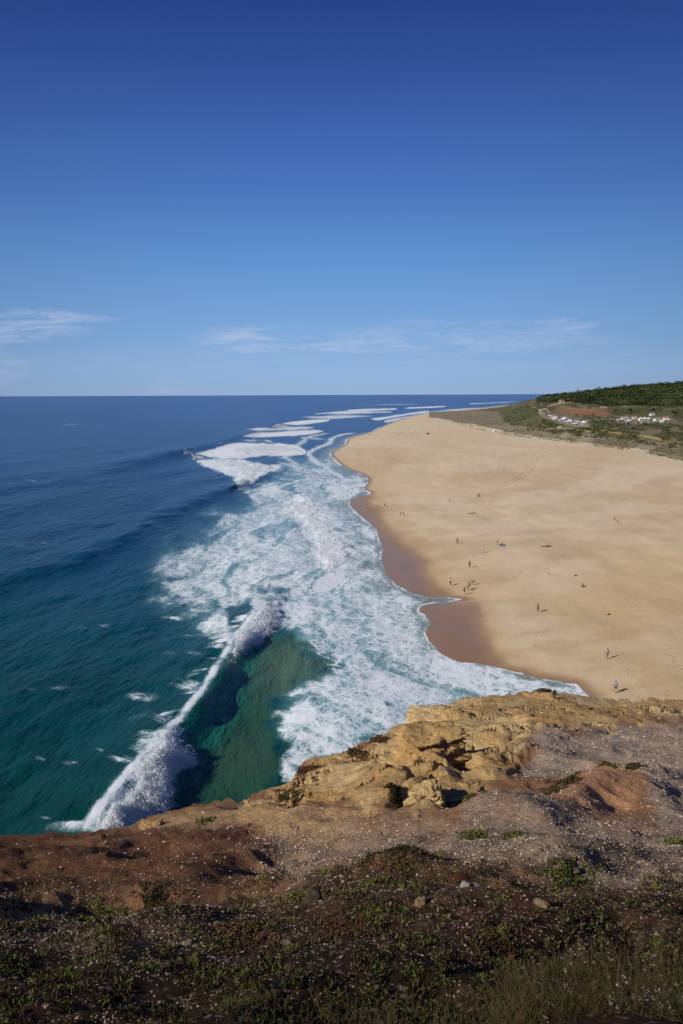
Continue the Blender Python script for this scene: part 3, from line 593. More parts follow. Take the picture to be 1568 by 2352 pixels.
for i in range(9):
    q = i/8; kd = 'van' if i in (1, 5) else 'car'; place_car(1266+q*66, 959+q*16, cc3[i], f'{cc3[i]} {kd}, {ordn[i]} from the left in the middle row of the hillside car park', 'cars in the middle row', kd, R(80+random.uniform(-15, 15)))
for i, (x, y, c) in enumerate([(1240, 943, 'white'), (1247, 946, 'silver'), (1243, 950, 'white'), (1254, 951, 'blue'), (1250, 941, 'white'), (1228, 937, 'white'), (1222, 936, 'silver')]):
    place_car(x, y, c, f'{c} car by the track left of the car park rows, {ordn[i]} of seven there', 'cars beside the track', 'car', R(70+40*i))
for i, (x, y, c) in enumerate([(1418, 966, 'white'), (1426, 967, 'grey'), (1404, 965, 'silver'), (1540, 966, 'white'), (1440, 971, 'white'), (1462, 971, 'silver'), (1474, 972, 'white'), (1490, 973, 'white'), (1504, 973, 'blue')]):
    place_car(x, y, c, f'{c} car parked beside the white beach buildings, {ordn[i]} of nine', 'cars by the buildings', 'car', R(80+10*i))
# buildings
mwall = simple('white_plaster', (.68, .66, .62), .85, .06, .5); mroofr = simple('clay_roof', (.36, .17, .09), .85, .15, 2); mroofg = simple('grey_roof', (.38, .39, .40), .7, .1, 1); mwood = simple('timber', (.32, .22, .13), .8, .2, 3); mcanvas = simple('white_canvas', (.8, .8, .78), .8, .04, 1); mdark = simple('dark_opening', (.04, .045, .05), .3, .05, 1)
mtan = simple('tan_plaster', (.42, .34, .26))
def house(name, px, py, w, d, h, roof, label, rz=0, wall=None, nwin=3, hill_=True, cat='house', k=.72):
    P = (hillpos(px, py) if hill_ else beachpos(px, py))[0]; root = empty(name, (P[0], P[1], P[2]-.1), rz); root.scale = (k, k, k)
    bm = bmesh.new(); box(bm, -w/2, w/2, -d/2, d/2, -1.5, h); bmobj('wall', bm, wall or mwall, root)
    bm = bmesh.new(); rh = d*.28; prism(bm, [(-d/2-.4, h-.05), (d/2+.4, h-.05), (0, h+rh)], -w/2-.3, w/2+.3); bmobj('roof', bm, roof, root)
    for i in range(nwin):
        x = -w/2+w*(i+1)/(nwin+1)-(.6 if i == nwin//2 else 0); f = bmesh.new(); box(f, x-.55, x+.55, -d/2-.06, -d/2+.05, h*.4, h*.8); o = bmobj('window', f, mwood, root)
        f = bmesh.new(); box(f, x-.45, x+.45, -d/2-.09, -d/2-.03, h*.43, h*.77); bmobj('pane', f, mdark, o)
    f = bmesh.new(); box(f, w*.08, w*.08+1., -d/2-.07, -d/2+.05, 0, 2.1 if h > 2.3 else h*.85); bmobj('door', f, mwood, root)
    return tag(root, label, cat)
house('beach_house', 1434, 965, 10, 6, 3.2, mroofg, 'low white building with grey roof, left end of the hillside cluster', R(6))
house('beach_house', 1456, 963, 6, 5, 3, mroofr, 'small white building with a reddish roof left of the marquee', R(-8), nwin=2)
house('beach_house', 1508, 967, 8, 6, 3, mroofg, 'white flat building with grey roof just right of the marquee', R(10))
house('beach_house', 1528, 965, 7, 5, 3.6, mroofr, 'white house with reddish roof at the right end of the cluster', R(-14), nwin=2)
house('beach_house', 1445, 970, 5, 4, 2.6, mcanvas, 'small all white cabin in front of the cluster, left of the marquee', R(20), nwin=1)
house('beach_house', 1519, 972, 4.5, 3.5, 2.6, mcanvas, 'small all white cabin in front of the cluster, right of the marquee', R(-10), nwin=1)
house('beach_house', 1497, 957, 7, 5, 3.2, mroofg, 'white building partly hidden behind the marquee', R(4), nwin=2)
house('farm_house', 1290, 924, 11, 8, 4.5, mroofr, 'distant red roofed house at the forest foot, left of two', R(10), mtan)
house('farm_house', 1304, 921, 9, 7, 4, mroofr, 'distant red roofed house at the forest foot, right of two', R(-20), mtan, nwin=2)
house('farm_house', 1385, 937, 12, 5, 2.4, mroofr, 'distant long shed above the red earth clearing', R(-8), mtan)
house('beach_hut', 1136, 992, 4.4, 3, 2.6, mcanvas, 'lone white hut standing on the sand below the dunes', R(8), nwin=1, hill_=False, cat='hut', k=.9)
house('yellow_kiosk', 1285, 984, 4.5, 2.6, 2.2, mcanvas, 'small yellow green kiosk below the parked cars', R(5), simple('yellow_board', (.5, .48, .14), .8), 1, cat='kiosk')
P = hillpos(1480, 966)[0]; root = empty('marquee', tuple(P), R(6)); root.scale = (.8, .8, .7)
for i in (-1, 0, 1):
    bm = bmesh.new(); s = 2.7; x = i*5.4
    ring = [bm.verts.new((x+a*s, b*s, 3.0)) for a, b in ((-1, -1), (1, -1), (1, 1), (-1, 1))]; mid = [bm.verts.new((x+a*s*.4, b*s*.4, 3.9)) for a, b in ((-1, -1), (1, -1), (1, 1), (-1, 1))]; ap = bm.verts.new((x, 0, 5.6 if i == 0 else 5))
    for k in range(4):
        bm.faces.new([ring[k], ring[(k+1) % 4], mid[(k+1) % 4], mid[k]]); bm.faces.new([mid[k], mid[(k+1) % 4], ap])
    bmobj('canopy', bm, mcanvas, root)
bm = bmesh.new(); box(bm, -8, 8, -2.4, 2.4, -1, 2.9); bmobj('wall', bm, mwall, root)
for k in range(5):
    bm = bmesh.new(); x = -6.4+k*3.2; box(bm, x-.9, x+.9, -2.45, -2.35, .4, 2.3); bmobj('window', bm, mdark, root)
tag(root, 'largest white building with three peaked canvas tops, middle of the cluster', 'marquee')
mbark = simple('bark', (.12, .08, .05), .95, .3, 4)
for i, (x, y, h, lb) in enumerate([(1212, 938, 5, 'round dark tree on the left slope of the hillside above the dunes'), (1234, 932, 6, 'taller tree on the skyline side left of the parked cars'), (1415, 950, 6, 'bushy tree above the leftmost white building'), (1446, 952, 7, 'dark tree behind the small red roofed building'), (1500, 951, 6, 'tree rising behind the right side of the marquee'), (1548, 958, 7, 'tree at the right frame edge beside the white houses'), (1270, 926, 7, 'tree beside the left distant red roofed house'), (1325, 922, 7, 'tree right of the distant red roofed houses'), (1362, 958, 4, 'small tree between the car park and the clearing'), (1388, 972, 4, 'small tree below the track right of the parked cars')]):
    P = hillpos(x, y)[0]; root = empty('pine_tree', tuple(P)); bm = bmesh.new()
    bmesh.ops.create_cone(bm, segments=7, radius1=h*.05, radius2=h*.02, depth=h*.7, matrix=Matrix.Translation((0, 0, h*.3)))
    for a in range(4): bmesh.ops.create_cone(bm, segments=5, radius1=h*.018, radius2=h*.006, depth=h*.4, matrix=Matrix.Rotation(a*1.6, 4, 'Z') @ Matrix.Translation((h*.12, 0, h*.58)) @ Matrix.Rotation(R(50), 4, 'Y'))
    bmobj('trunk', bm, mbark, root)
    cen = np.array([(random.gauss(0, h*.2), random.gauss(0, h*.2), h*random.uniform(.4, .75)) for _ in range(12)])
    V, Fc, Cc = soup(cen, np.full(12, h*.2), 60, np.full(12, h*.045), np.tile(lin(50, 60, 36), (12, 1))*(.7+.6*RS.rand(12, 1)), .8, i)
    mesh_np('crown', V, Fc, mleaf, root, False, {'col': Cc}); tag(root, lb, 'tree')
# ------------------------------------------------------------------ people
mskin = simple('skin', (.36, .22, .15), .6, .08, 20); mhair = simple('dark_hair', (.04, .025, .015), .8, .2, 60)
def skinmesh(name, V, E, Rd, root=0):
    me = bpy.data.meshes.new(name); me.from_pydata(V, E, []); o = bpy.data.objects.new(name, me); COL.objects.link(o)
    o.modifiers.new('s', 'SKIN'); 
    for i, r in enumerate(Rd):
        sv = me.skin_vertices[0].data[i]; sv.radius = r if isinstance(r, tuple) else (r, r); sv.use_root = (i == root)
    ss = o.modifiers.new('d', 'SUBSURF'); ss.levels = 1; ss.render_levels = 1
    bpy.context.view_layer.update(); dg = bpy.context.evaluated_depsgraph_get()
    m2 = bpy.data.meshes.new_from_object(o.evaluated_get(dg)); m2.name = name
    bpy.data.objects.remove(o); m2.materials.clear(); m2.materials.append(None)
    m2.polygons.foreach_set('use_smooth', [True]*len(m2.polygons)); return m2
ST = dict(pel=(0, 0, .95), bel=(0, 0, 1.1), che=(0, 0, 1.3), nek=(0, 0, 1.48), hed=(0, .015, 1.58), top=(0, 0, 1.67),
          shR=(.18, 0, 1.4), elR=(.25, -.03, 1.12), wrR=(.27, .04, .88), haR=(.265, .06, .8), shL=(-.18, 0, 1.4), elL=(-.25, -.03, 1.12), wrL=(-.27, .04, .88), haL=(-.265, .06, .8),
          hiR=(.1, 0, .86), knR=(.11, .02, .48), anR=(.115, -.02, .08), toR=(.13, .13, .035), hiL=(-.1, 0, .86), knL=(-.11, .02, .48), anL=(-.115, -.02, .08), toL=(-.13, .13, .035))
def pose(**k): d = dict(ST); d.update(k); return d
POSES = {'stand': ST,
 'walk': pose(knR=(.1, .17, .5), anR=(.1, .26, .09), toR=(.1, .4, .05), knL=(-.1, -.03, .5), anL=(-.1, -.3, .14), toL=(-.1, -.2, .035), elR=(.24, -.12, 1.14), wrR=(.25, -.16, .9), haR=(.25, -.17, .82), elL=(-.24, .08, 1.14), wrL=(-.25, .22, .94), haL=(-.25, .27, .88)),
 'bend': pose(pel=(0, -.1, .9), bel=(0, .06, 1.0), che=(0, .27, 1.0), nek=(0, .43, .96), hed=(0, .53, .9), top=(0, .58, .82), shR=(.17, .34, .97), elR=(.2, .4, .7), wrR=(.17, .5, .47), haR=(.16, .53, .39), shL=(-.17, .34, .97), elL=(-.2, .4, .7), wrL=(-.17, .5, .47), haL=(-.16, .53, .39), hiR=(.1, -.08, .84), hiL=(-.1, -.08, .84)),
 'sit': pose(pel=(0, 0, .12), bel=(0, -.04, .27), che=(0, -.06, .47), nek=(0, -.03, .65), hed=(0, .01, .75), top=(0, .0, .84), shR=(.18, -.06, .57), elR=(.25, .04, .34), wrR=(.2, .26, .38), haR=(.16, .33, .4), shL=(-.18, -.06, .57), elL=(-.26, -.14, .32), wrL=(-.28, -.22, .1), haL=(-.28, -.22, .04), hiR=(.1, .06, .12), knR=(.14, .42, .44), anR=(.12, .62, .08), toR=(.12, .76, .04), hiL=(-.1, .06, .12), knL=(-.14, .42, .44), anL=(-.12, .62, .08), toL=(-.12, .76, .04)),
 'lie': pose(pel=(0, 0, .12), bel=(0, -.16, .12), che=(0, -.36, .13), nek=(0, -.54, .12), hed=(0, -.65, .13), top=(0, -.74, .12), shR=(.18, -.46, .12), elR=(.3, -.24, .07), wrR=(.3, -.0, .05), haR=(.29, .08, .04), shL=(-.18, -.46, .12), elL=(-.3, -.24, .07), wrL=(-.3, -.0, .05), haL=(-.29, .08, .04), hiR=(.1, .09, .11), knR=(.12, .46, .14), anR=(.1, .85, .06), toR=(.12, .9, .19), hiL=(-.1, .09, .11), knL=(-.12, .46, .14), anL=(-.1, .85, .06), toL=(-.12, .9, .19))}
RAD = dict(pel=(.145, .11), bel=(.125, .1), che=(.155, .115), nek=.055, hed=(.08, .1), top=(.06, .07), sh=.062, el=.043, wr=.028, ha=(.04, .022), hi=.09, kn=.058, an=.04, to=(.042, .032))
ALL = ['pel', 'bel', 'che', 'nek', 'hed', 'top', 'shR', 'elR', 'wrR', 'haR', 'shL', 'elL', 'wrL', 'haL', 'hiR', 'knR', 'anR', 'toR', 'hiL', 'knL', 'anL', 'toL']
EDG = [('pel', 'bel'), ('bel', 'che'), ('che', 'nek'), ('nek', 'hed'), ('hed', 'top'), ('che', 'shR'), ('shR', 'elR'), ('elR', 'wrR'), ('wrR', 'haR'), ('che', 'shL'), ('shL', 'elL'), ('elL', 'wrL'), ('wrL', 'haL'), ('pel', 'hiR'), ('hiR', 'knR'), ('knR', 'anR'), ('anR', 'toR'), ('pel', 'hiL'), ('hiL', 'knL'), ('knL', 'anL'), ('anL', 'toL')]
def rad(j, k=1):
    r = RAD[j if j in RAD else j[:2]]; return (r[0]*k, r[1]*k) if isinstance(r, tuple) else (r*k, r*k)
def sub(P, js, k, name, cut=None):
    P = dict(P)
    for a, b, f in (cut or []): P[b] = tuple(np.array(P[a])*(1-f)+np.array(P[b])*f)
    idx = {j: i for i, j in enumerate(js)}
    return skinmesh(name, [P[j] for j in js], [(idx[a], idx[b]) for a, b in EDG if a in idx and b in idx], [rad(j, k) for j in js])
MS = {}
def add_fingers(me, P):
    bm = bmesh.new(); bm.from_mesh(me)
    for s in 'RL':
        w = Vector(P['wr'+s]); h = Vector(P['ha'+s]); d = (h-w).normalized(); side = d.cross(Vector((1, 0, 0))).normalized(); nrm = d.cross(side)
        for i in range(5):
            off = (i-1.5)*.019; L = (.06, .072, .068, .052, .05)[i]
            if i < 4: b0 = h+d*.005+side*off; dr = (d+side*off*2+nrm*.25).normalized()
            else: b0 = w*.5+h*.5-side*.03; dr = (d-side*.9).normalized()
            q = dr.to_track_quat('Z', 'Y').to_matrix().to_4x4()
            bmesh.ops.create_cone(bm, segments=5, radius1=.009, radius2=.006, depth=L, cap_ends=True, matrix=Matrix.Translation(b0+dr*L/2) @ q)
    n = Vector(P['nek']); hd_ = Vector(P['hed']); upv = (Vector(P['top'])-n).normalized(); fr = Vector((0, 1, 0)); fr = (fr-upv*fr.dot(upv)); fr = fr.normalized() if fr.length > .2 else Vector((0, 0, 1))
    bmesh.ops.create_cone(bm, segments=5, radius1=.018, radius2=.008, depth=.03, cap_ends=True, matrix=Matrix.Translation(hd_+fr*.1) @ fr.to_track_quat('Z', 'Y').to_matrix().to_4x4())
    for s in (-1, 1): bmesh.ops.create_icosphere(bm, subdivisions=1, radius=.022, matrix=Matrix.Translation(hd_+Vector((s*.085, 0, 0))))
    bm.to_mesh(me); bm.free()
for nm, P in POSES.items():
    b = sub(P, ALL, 1, 'body'); add_fingers(b, P)
    sh = sub(P, ['pel', 'bel', 'che', 'shR', 'elR', 'shL', 'elL'], 1.16, 'shirt', [('shR', 'elR', .6), ('shL', 'elL', .6)])
    tr = sub(P, ['pel', 'hiR', 'knR', 'anR', 'hiL', 'knL', 'anL'], 1.18, 'trousers', [('knR', 'anR', .85), ('knL', 'anL', .85)])
    so = sub(P, ['pel', 'hiR', 'knR', 'hiL', 'knL'], 1.18, 'shorts', [('hiR', 'knR', .6), ('hiL', 'knL', .6)])
    bm = bmesh.new(); n = Vector(P['nek']); tp = Vector(P['top']); hd_ = Vector(P['hed']); upv = (tp-n).normalized()
    bmesh.ops.create_icosphere(bm, subdivisions=2, radius=.115); fr = Vector((0, 1, 0)); fr = fr-upv*fr.dot(upv); fr = fr.normalized() if fr.length > .2 else Vector((0, 0, 1))
    for v in list(bm.verts):
        if v.co.dot(fr) > .045 and v.co.dot(upv) < .05 or v.co.dot(upv) < -.07: bm.verts.remove(v)
        else: v.co = v.co*(1+.06*math.sin(v.co.x*90)); v.co += hd_+upv*.03-fr*.01
    hm_ = bpy.data.meshes.new('hair'); bm.to_mesh(hm_); bm.free(); hm_.materials.append(None)
    MS[nm] = dict(body=b, shirt=sh, trousers=tr, shorts=so, hair=hm_)
MC = {}
def cmat(c):
    if c not in MC:
        D = dict(white=(.75, .75, .75), black=(.015, .015, .018), teal=(.04, .22, .26), navy=(.02, .035, .10), red=(.30, .06, .05), pink=(.5, .18, .28), blue=(.05, .2, .42), grey=(.2, .2, .2), pale=(.34, .44, .52), brown=(.14, .08, .05), green=(.14, .2, .12))
        MC[c] = simple(c+'_cloth', D[c], .85, .1, 15)
    return MC[c]
def person(px, py, ps, top, bot, long_, rz, label, sc=1., group=None):
    P = beachpos(px, py)[0]; root = empty('person', tuple(P), R(rz)); root.scale = (sc,)*3
    def part(nm, me, mt):
        o = bpy.data.objects.new(nm, me); link(o, root); o.material_slots[0].link = 'OBJECT'; o.material_slots[0].material = mt
    part('body', MS[ps]['body'], mskin)
    if top: part('shirt', MS[ps]['shirt'], cmat(top))
    if bot: part('trousers' if long_ else 'shorts', MS[ps]['trousers' if long_ else 'shorts'], cmat(bot))
    part('hair', MS[ps]['hair'], mhair); tag(root, label, 'person', group); return root
PE = [
 (1413, 1592, 'stand', 'teal', 'navy', 0, 160, 'person in a teal top on the sand, nearest to the cliff'),
 (1394, 1514, 'stand', 'pale', 'grey', 0, 200, 'person in a pale top standing alone above the nearest walker'),
 (1235, 1406, 'walk', 'black', 'brown', 1, 150, 'lone person in dark clothes on the sand right of the wet tongue'),
 (1034, 1345, 'walk', 'white', 'navy', 1, 200, 'person in a white shirt at the edge of the wet sand'),
 (1066, 1366, 'walk', 'red', 'navy', 0, 20, 'person walking at the lower left of the group near the wet sand'),
 (1073, 1357, 'stand', None, 'red', 0, -60, 'bare chested person in red shorts in the group near the wet sand'),
 (1078, 1353, 'walk', None, 'black', 0, 60, 'bare chested person in black shorts in the group near the wet sand'),
 (1085, 1344, 'bend', 'grey', 'navy', 0, -80, 'person bending forward at the right of the group'),
 (1078, 1304, 'stand', 'black', 'black', 1, 180, 'person dressed all in black standing above the group'),
 (1050, 1249, 'stand', 'red', 'black', 1, 170, 'person in a red top standing alone on the upper sand'),
 (1142, 1252, 'stand', 'navy', 'black', 0, 90, 'person in navy standing left of the blue towel'),
 (1108, 1270, 'walk', 'white', 'pale', 1, 190, 'person in pale clothes walking below the blue towel'),
 (1152, 1252, 'sit', 'blue', 'navy', 0, 200, 'person in a blue top sitting on the blue towel'),
 (1250, 1255, 'lie', None, 'red', 0, 80, 'person lying on the left reddish towel on the open sand'),
 (1259, 1255, 'sit', None, 'black', 0, 120, 'person sitting on the right reddish towel on the open sand'),
 (1338, 1348, 'sit', 'red', 'black', 0, 150, 'person sitting alone on the dry sand at right'),
 (1411, 1199, 'walk', 'pink', 'navy', 0, 190, 'person in a pink top, left one of the pair at far right'),
 (1418, 1202, 'walk', 'pink', 'grey', 0, 170, 'shorter person in pink, right one of the pair at far right'),
 (1097, 1143, 'stand', 'black', 'brown', 1, 160, 'person in dark top, left one of a distant standing pair'),
 (1101, 1143, 'stand', 'red', 'black', 1, 200, 'person in red top, right one of a distant standing pair'),
 (1032, 1154, 'walk', 'white', 'black', 0, 180, 'small figure in white top walking mid beach'),
 (1080, 1180, 'lie', None, 'black', 0, 90, 'sunbather lying on the sand, left of the resting pair'),
 (1090, 1180, 'sit', 'black', 'black', 0, 90, 'person in black sitting beside the sunbather'),
 (919, 1186, 'walk', None, 'navy', 0, 180, 'left walker of a pair beside the wet sand bay'),
 (926, 1186, 'walk', 'brown', 'black', 0, 180, 'right walker of a pair beside the wet sand bay'),
 (866, 1168, 'stand', None, 'red', 0, 90, 'figure standing on the wet sand bay by the damp edge'),
 (883, 1165, 'walk', 'green', 'black', 0, 190, 'figure in green walking just above the wet sand bay'),
 (842, 1171, 'stand', 'white', 'navy', 0, 90, 'figure standing close to the water in the wet sand bay'),
 (822, 1046, 'stand', 'black', 'black', 1, 60, 'distant figure on the sand near the narrow foam point'),
 (880, 1012, 'stand', 'red', 'black', 0, 60, 'distant figure in red near the far curve of the shore'),
 (848, 1000, 'stand', 'black', 'black', 0, 60, 'far figure at the water edge on the shore curve'),
 (934, 1007, 'stand', 'navy', 'black', 0, 60, 'distant figure in navy right of the shore curve'),
 (946, 1006, 'walk', 'white', 'black', 0, 60, 'distant figure in white right of the shore curve'),
 (918, 1000, 'walk', 'brown', 'black', 0, 60, 'distant figure in brown among far beachgoers'),
 (953, 992, 'stand', 'blue', 'black', 0, 60, 'far figure in blue among distant beachgoers'),
 (938, 988, 'stand', 'black', 'navy', 0, 60, 'far figure in black behind the distant beachgoers'),
 (966, 986, 'walk', 'pink', 'black', 0, 60, 'far figure in pink behind the distant beachgoers'),
]
for q in PE: person(*q, sc=.95 if 'shorter' in q[-1] else 1.16)
def towel(px, py, w, l, col, rz, label, cat='towel'):
    P = beachpos(px, py)[0]; bm = bmesh.new(); n = 8; vs = [[bm.verts.new(((i/n-.5)*w, (j/n-.5)*l, .03+.03*random.random())) for j in range(n+1)] for i in range(n+1)]
    for i in range(n):
        for j in range(n): bm.faces.new([vs[i][j], vs[i+1][j], vs[i+1][j+1], vs[i][j+1]])
    o = bmobj('beach_towel', bm, cmat(col), None, True); o.location = P; o.rotation_euler = (0, 0, R(rz)); tag(o, label, cat)
towel(1152, 1253, 1.4, 1.9, 'blue', 20, 'blue towel spread on the sand beside the standing person in navy'); towel(1250, 1255.5, 1, 2, 'red', 80, 'left reddish towel under the lying person')
towel(1260, 1255.5, 1, 1.8, 'red', 95, 'right reddish towel under the sitting person'); towel(1080, 1180, .8, 1.8, 'grey', 90, 'grey towel under the distant sunbather')
def bag(px, py, s, col, label, rz=0):
    P = beachpos(px, py)[0]; root = empty('beach_bag', tuple(P), R(rz)); bm = bmesh.new()
    prism(bm, [(-.3*s, 0), (.3*s, 0), (.34*s, .2*s), (.22*s, .42*s), (-.2*s, .45*s), (-.34*s, .22*s)], -.5*s, .5*s); bmesh.ops.bevel(bm, geom=list(bm.edges), offset=.06*s, segments=2, affect='EDGES'); bmobj('body', bm, cmat(col), root, True)
    bm = bmesh.new()
    for k in range(9):
        a = math.pi*k/8; bmesh.ops.create_icosphere(bm, subdivisions=1, radius=.025*s, matrix=Matrix.Translation((math.cos(a)*.25*s, 0, .42*s+math.sin(a)*.16*s)))
    bmobj('handle', bm, cmat(col), root); tag(root, label, 'bag')
bag(1397, 1412, .6, 'brown', 'dark bag lying alone on the sand at right', 30); bag(1322, 1323, .6, 'black', 'dark bag above the seated lone person', 10); bag(1260, 1319, .55, 'grey', 'small grey bag left of the dark bag', 60); bag(1158, 1253, .6, 'black', 'dark bag at the right edge of the blue towel', 40)
P = beachpos(982, 997)[0]; root = empty('beach_tent', tuple(P), R(30)); bm = bmesh.new(); prism(bm, [(-1.3, 0), (1.2, 0), (.9, 1.0), (.1, 1.5), (-.8, 1.0)], -1.3, 1.3); bmobj('shell', bm, cmat('navy'), root)
bm = bmesh.new(); box(bm, -.8, .8, -1.34, -1.22, .02, .8); bmobj('opening', bm, cmat('black'), root); tag(root, 'dark beach tent among the distant beachgoers', 'tent')
# ------------------------------------------------------------------ cliff
EDGE = [(-1200, 2010, 10), (-400, 1940, 11), (0, 1921, 13), (60, 1922, 13.4), (110, 1917, 13.8), (200, 1914, 14.3), (240, 1905, 14.6), (292, 1898, 15), (350, 1874, 15.6), (405, 1858, 16), (440, 1843, 16.5), (480, 1838, 17), (520, 1832, 17.4), (565, 1834, 18), (580, 1822, 18.6), (612, 1810, 19), (640, 1799, 19.6), (668, 1788, 20.5), (700, 1748, 21.6), (725, 1742, 22), (760, 1742, 22.6), (790, 1730, 23), (830, 1706, 24), (880, 1684, 25), (905, 1668, 25.6), (950, 1664, 26), (958, 1650, 26.4), (964, 1634, 27), (990, 1620, 27.4), (1040, 1612, 28), (1070, 1602, 29), (1130, 1597, 30), (1200, 1592, 31), (1235, 1584, 31.5), (1262, 1582, 32), (1300, 1592, 32.4), (1350, 1598, 33), (1400, 1603, 34), (1480, 1606, 35), (1568, 1608, 36), (1900, 1600, 40), (2800, 1620, 46)]
EX_ = np.array([e[0] for e in EDGE], float); EY_ = np.array([e[1] for e in EDGE], float); ED_ = np.array([e[2] for e in EDGE], float)
gx = np.arange(-1200, 2801, 5.0); ky = np.exp(-np.linspace(-2.4, 2.4, 61)**2); ky /= ky.sum()
def gsm(v): return np.convolve(np.pad(v, 30, 'edge'), ky, 'valid')
GY = gsm(np.interp(gx, EX_, EY_)); GD = gsm(np.interp(gx, EX_, ED_))
def edge_y(px): return np.interp(px, EX_, EY_)+(fbm(px/16, px*0+3.3, 4, .6)-.5)*14
BUMP = [(1385, 1825, 95, 30, .50), (1330, 1850, 60, 20, .12), (480, 1935, 130, 30, .14), (200, 1985, 260, 22, .20), (300, 2064, 260, 15, -.20), (900, 2010, 90, 16, .16), (1045, 1850, 36, 16, -.5), (930, 1848, 26, 12, -.25), (1180, 1870, 120, 24, .22), (860, 1800, 60, 30, .30), (975, 1765, 50, 26, .35), (1060, 1760, 40, 16, -.35), (700, 2000, 160, 22, -.10), (1300, 1990, 170, 22, .14), (1500, 1850, 70, 50, .22), (1130, 1690, 90, 22, .30), (1100, 1720, 60, 10, -.3), (1420, 1640, 90, 18, .3), (600, 1880, 90, 22, .14), (330, 2150, 160, 34, .07), (950, 2120, 200, 30, .08), (1320, 2150, 180, 40, .07), (620, 2110, 120, 20, -.05), (1150, 2080, 150, 18, -.06)]
OCH = [(560, 1850), (640, 1795), (700, 1750), (830, 1706), (960, 1630), (1060, 1598), (1250, 1575), (1700, 1590), (1700, 1655), (1500, 1664), (1400, 1680), (1260, 1690), (1200, 1720), (1190, 1780), (1090, 1815), (1010, 1865), (880, 1880), (760, 1860), (640, 1860)]
def cliff(px, py, cav=False):
    px = A(px); py = A(py); ye = np.interp(px, gx, GY); de = np.interp(px, gx, GD); dn = 2.1
    t_ = (py-ye)/(2352-ye); w = np.clip(1-t_, 0, 1.2)**1.4
    d = dn*(de/dn)**w; d = np.where(t_ > 1, np.maximum(dn*(1-(t_-1)*1.6), .35), d)
    P = unproj_d(px, py, d); X, Y = P[:, 0].copy(), P[:, 1].copy(); cell = d*.004
    z = np.zeros_like(X)
    for L, am in ((7, .36), (3, .26), (1.3, .15), (.6, .07), (.28, .032), (.13, .014), (.06, .006)):
        q = vn((X*.8+Y*.6)/L+L*3.1, (Y*.8-X*.6)/L+L*7.7)-.5
        if L in (3, 1.3, .6): q = (.5-2*np.abs(q))*.9
        z += am*1.15*q*sst(1.5, 4, L/cell)*np.clip(d/(L*2.2), .1, 1)
    och = sst(-14, 14, sdf(px, py, np.array(OCH, float))+(fbm(px/40, py/22, 3)-.5)*70)
    for L, am, am2, q_ in ((5.0, .92, .22, 6), (2.0, .32, .15, 5), (.8, .10, .07, 4)):
        n = fbm((X*.7+Y*.7)/L+9, (Y*.7-X*.7)/(L*.7), 5, .5)*q_; st = (np.floor(n)+sst(.6, .97, n-np.floor(n))*.82+.18*(n-np.floor(n)))/q_
        z += (och*am+(1-och)*am2*np.clip(d/8, .15, 1.3))*(st-.5)
    z += och*.05*(puff(X/.5, Y/.5, 3)-.5)
    cr_ = np.abs(2*fbm(X/2.4+4, Y/1.6, 4, .55)-1); z -= och*.22*sst(.06, 0, cr_)
    for cx, cy, rx, ry, h in BUMP: z += h*np.exp(-((px-cx)/rx)**2-((py-cy)/ry)**2)
    z = z*(.3+.7*sst(-.02, .12, t_))
    P[:, 2] += z; return P, och, d
cpx = np.concatenate([np.arange(-1200, -60, 30), np.arange(-60, 1630, 2.0), np.arange(1640, 2800, 30)])
tt = np.concatenate([np.linspace(0, 1, 500), np.linspace(1.01, 1.7, 36)])
eyc = edge_y(cpx); yy = eyc[None]+tt[:, None]*(2352-eyc)[None]
PXc = np.tile(cpx, (len(tt), 1)).ravel(); PYc = yy.ravel()
CP, och, dd = cliff(PXc, PYc); nc = len(cpx); CP3 = CP.reshape(len(tt), nc, 3)
face = []
for k in range(1, 46):
    f = k/45; q = CP3[0].copy(); dirn = q[:, :2]/np.linalg.norm(q[:, :2], axis=1)[:, None]
    out = 3*np.sqrt(f)+f*9+(fbm(cpx/60, np.full(nc, f*9), 4)-.5)*3*sst(0, .2, f); q[:, :2] += dirn*out[:, None]; q[:, 2] = CP3[0, :, 2]*(1-f)+f*(-2.)-1.2*np.sin(f*3.14); face.append(q)
face = np.array(face)[::-1]
CV = np.concatenate([face, CP3]).reshape(-1, 3)
nf = 45*nc; px2 = np.concatenate([np.tile(cpx, 45), PXc]); py2 = np.concatenate([np.tile(eyc, 45), PYc]); och2 = np.concatenate([np.full(nf, .8), och])
wb = (fbm(px2/45, py2/20, 5, .6)-.5)*2; n1 = fbm(CV[:, 0]/1.3, CV[:, 1]/1.3+CV[:, 2], 5); n2 = fbm(px2/90, py2/26, 4)
cl_ = np.tile(lin(168, 126, 90), (len(CV), 1)); k = sst(.4, .62, n1)[:, None]*.6; cl_ = cl_*(1-k)+lin(140, 96, 66)*k
grav = np.zeros(len(CV))
def cm(poly, soft, col, amt=1., wk=30, g=0):
    global cl_, grav
    m_ = sst(-soft, soft, sdf(px2, py2, np.array(poly, float))+wb*wk)*amt; k = m_[:, None]; cl_ = cl_*(1-k)+col*k
    if g: grav = np.maximum(grav, m_*g)
cm([(1240, 1700), (1400, 1676), (1640, 1660), (1640, 1960), (1500, 1900), (1480, 1800), (1330, 1790), (1200, 1780)], 20, lin(194, 170, 146), .95, 40, 1)
cm([(1000, 1900), (1200, 1850), (1400, 1890), (1640, 1930), (1640, 2110), (1400, 2060), (1150, 2010), (900, 1980)], 24, lin(176, 152, 128), .9, 50, 1)
cm([(540, 1960), (700, 1890), (950, 1890), (1060, 1940), (900, 2000), (700, 2040)], 24, lin(182, 154, 126), .85, 40, .9)
cm([(1270, 1830), (1350, 1785), (1450, 1790), (1490, 1850), (1400, 1880), (1320, 1868)], 10, lin(208, 156, 114), .95, 18)
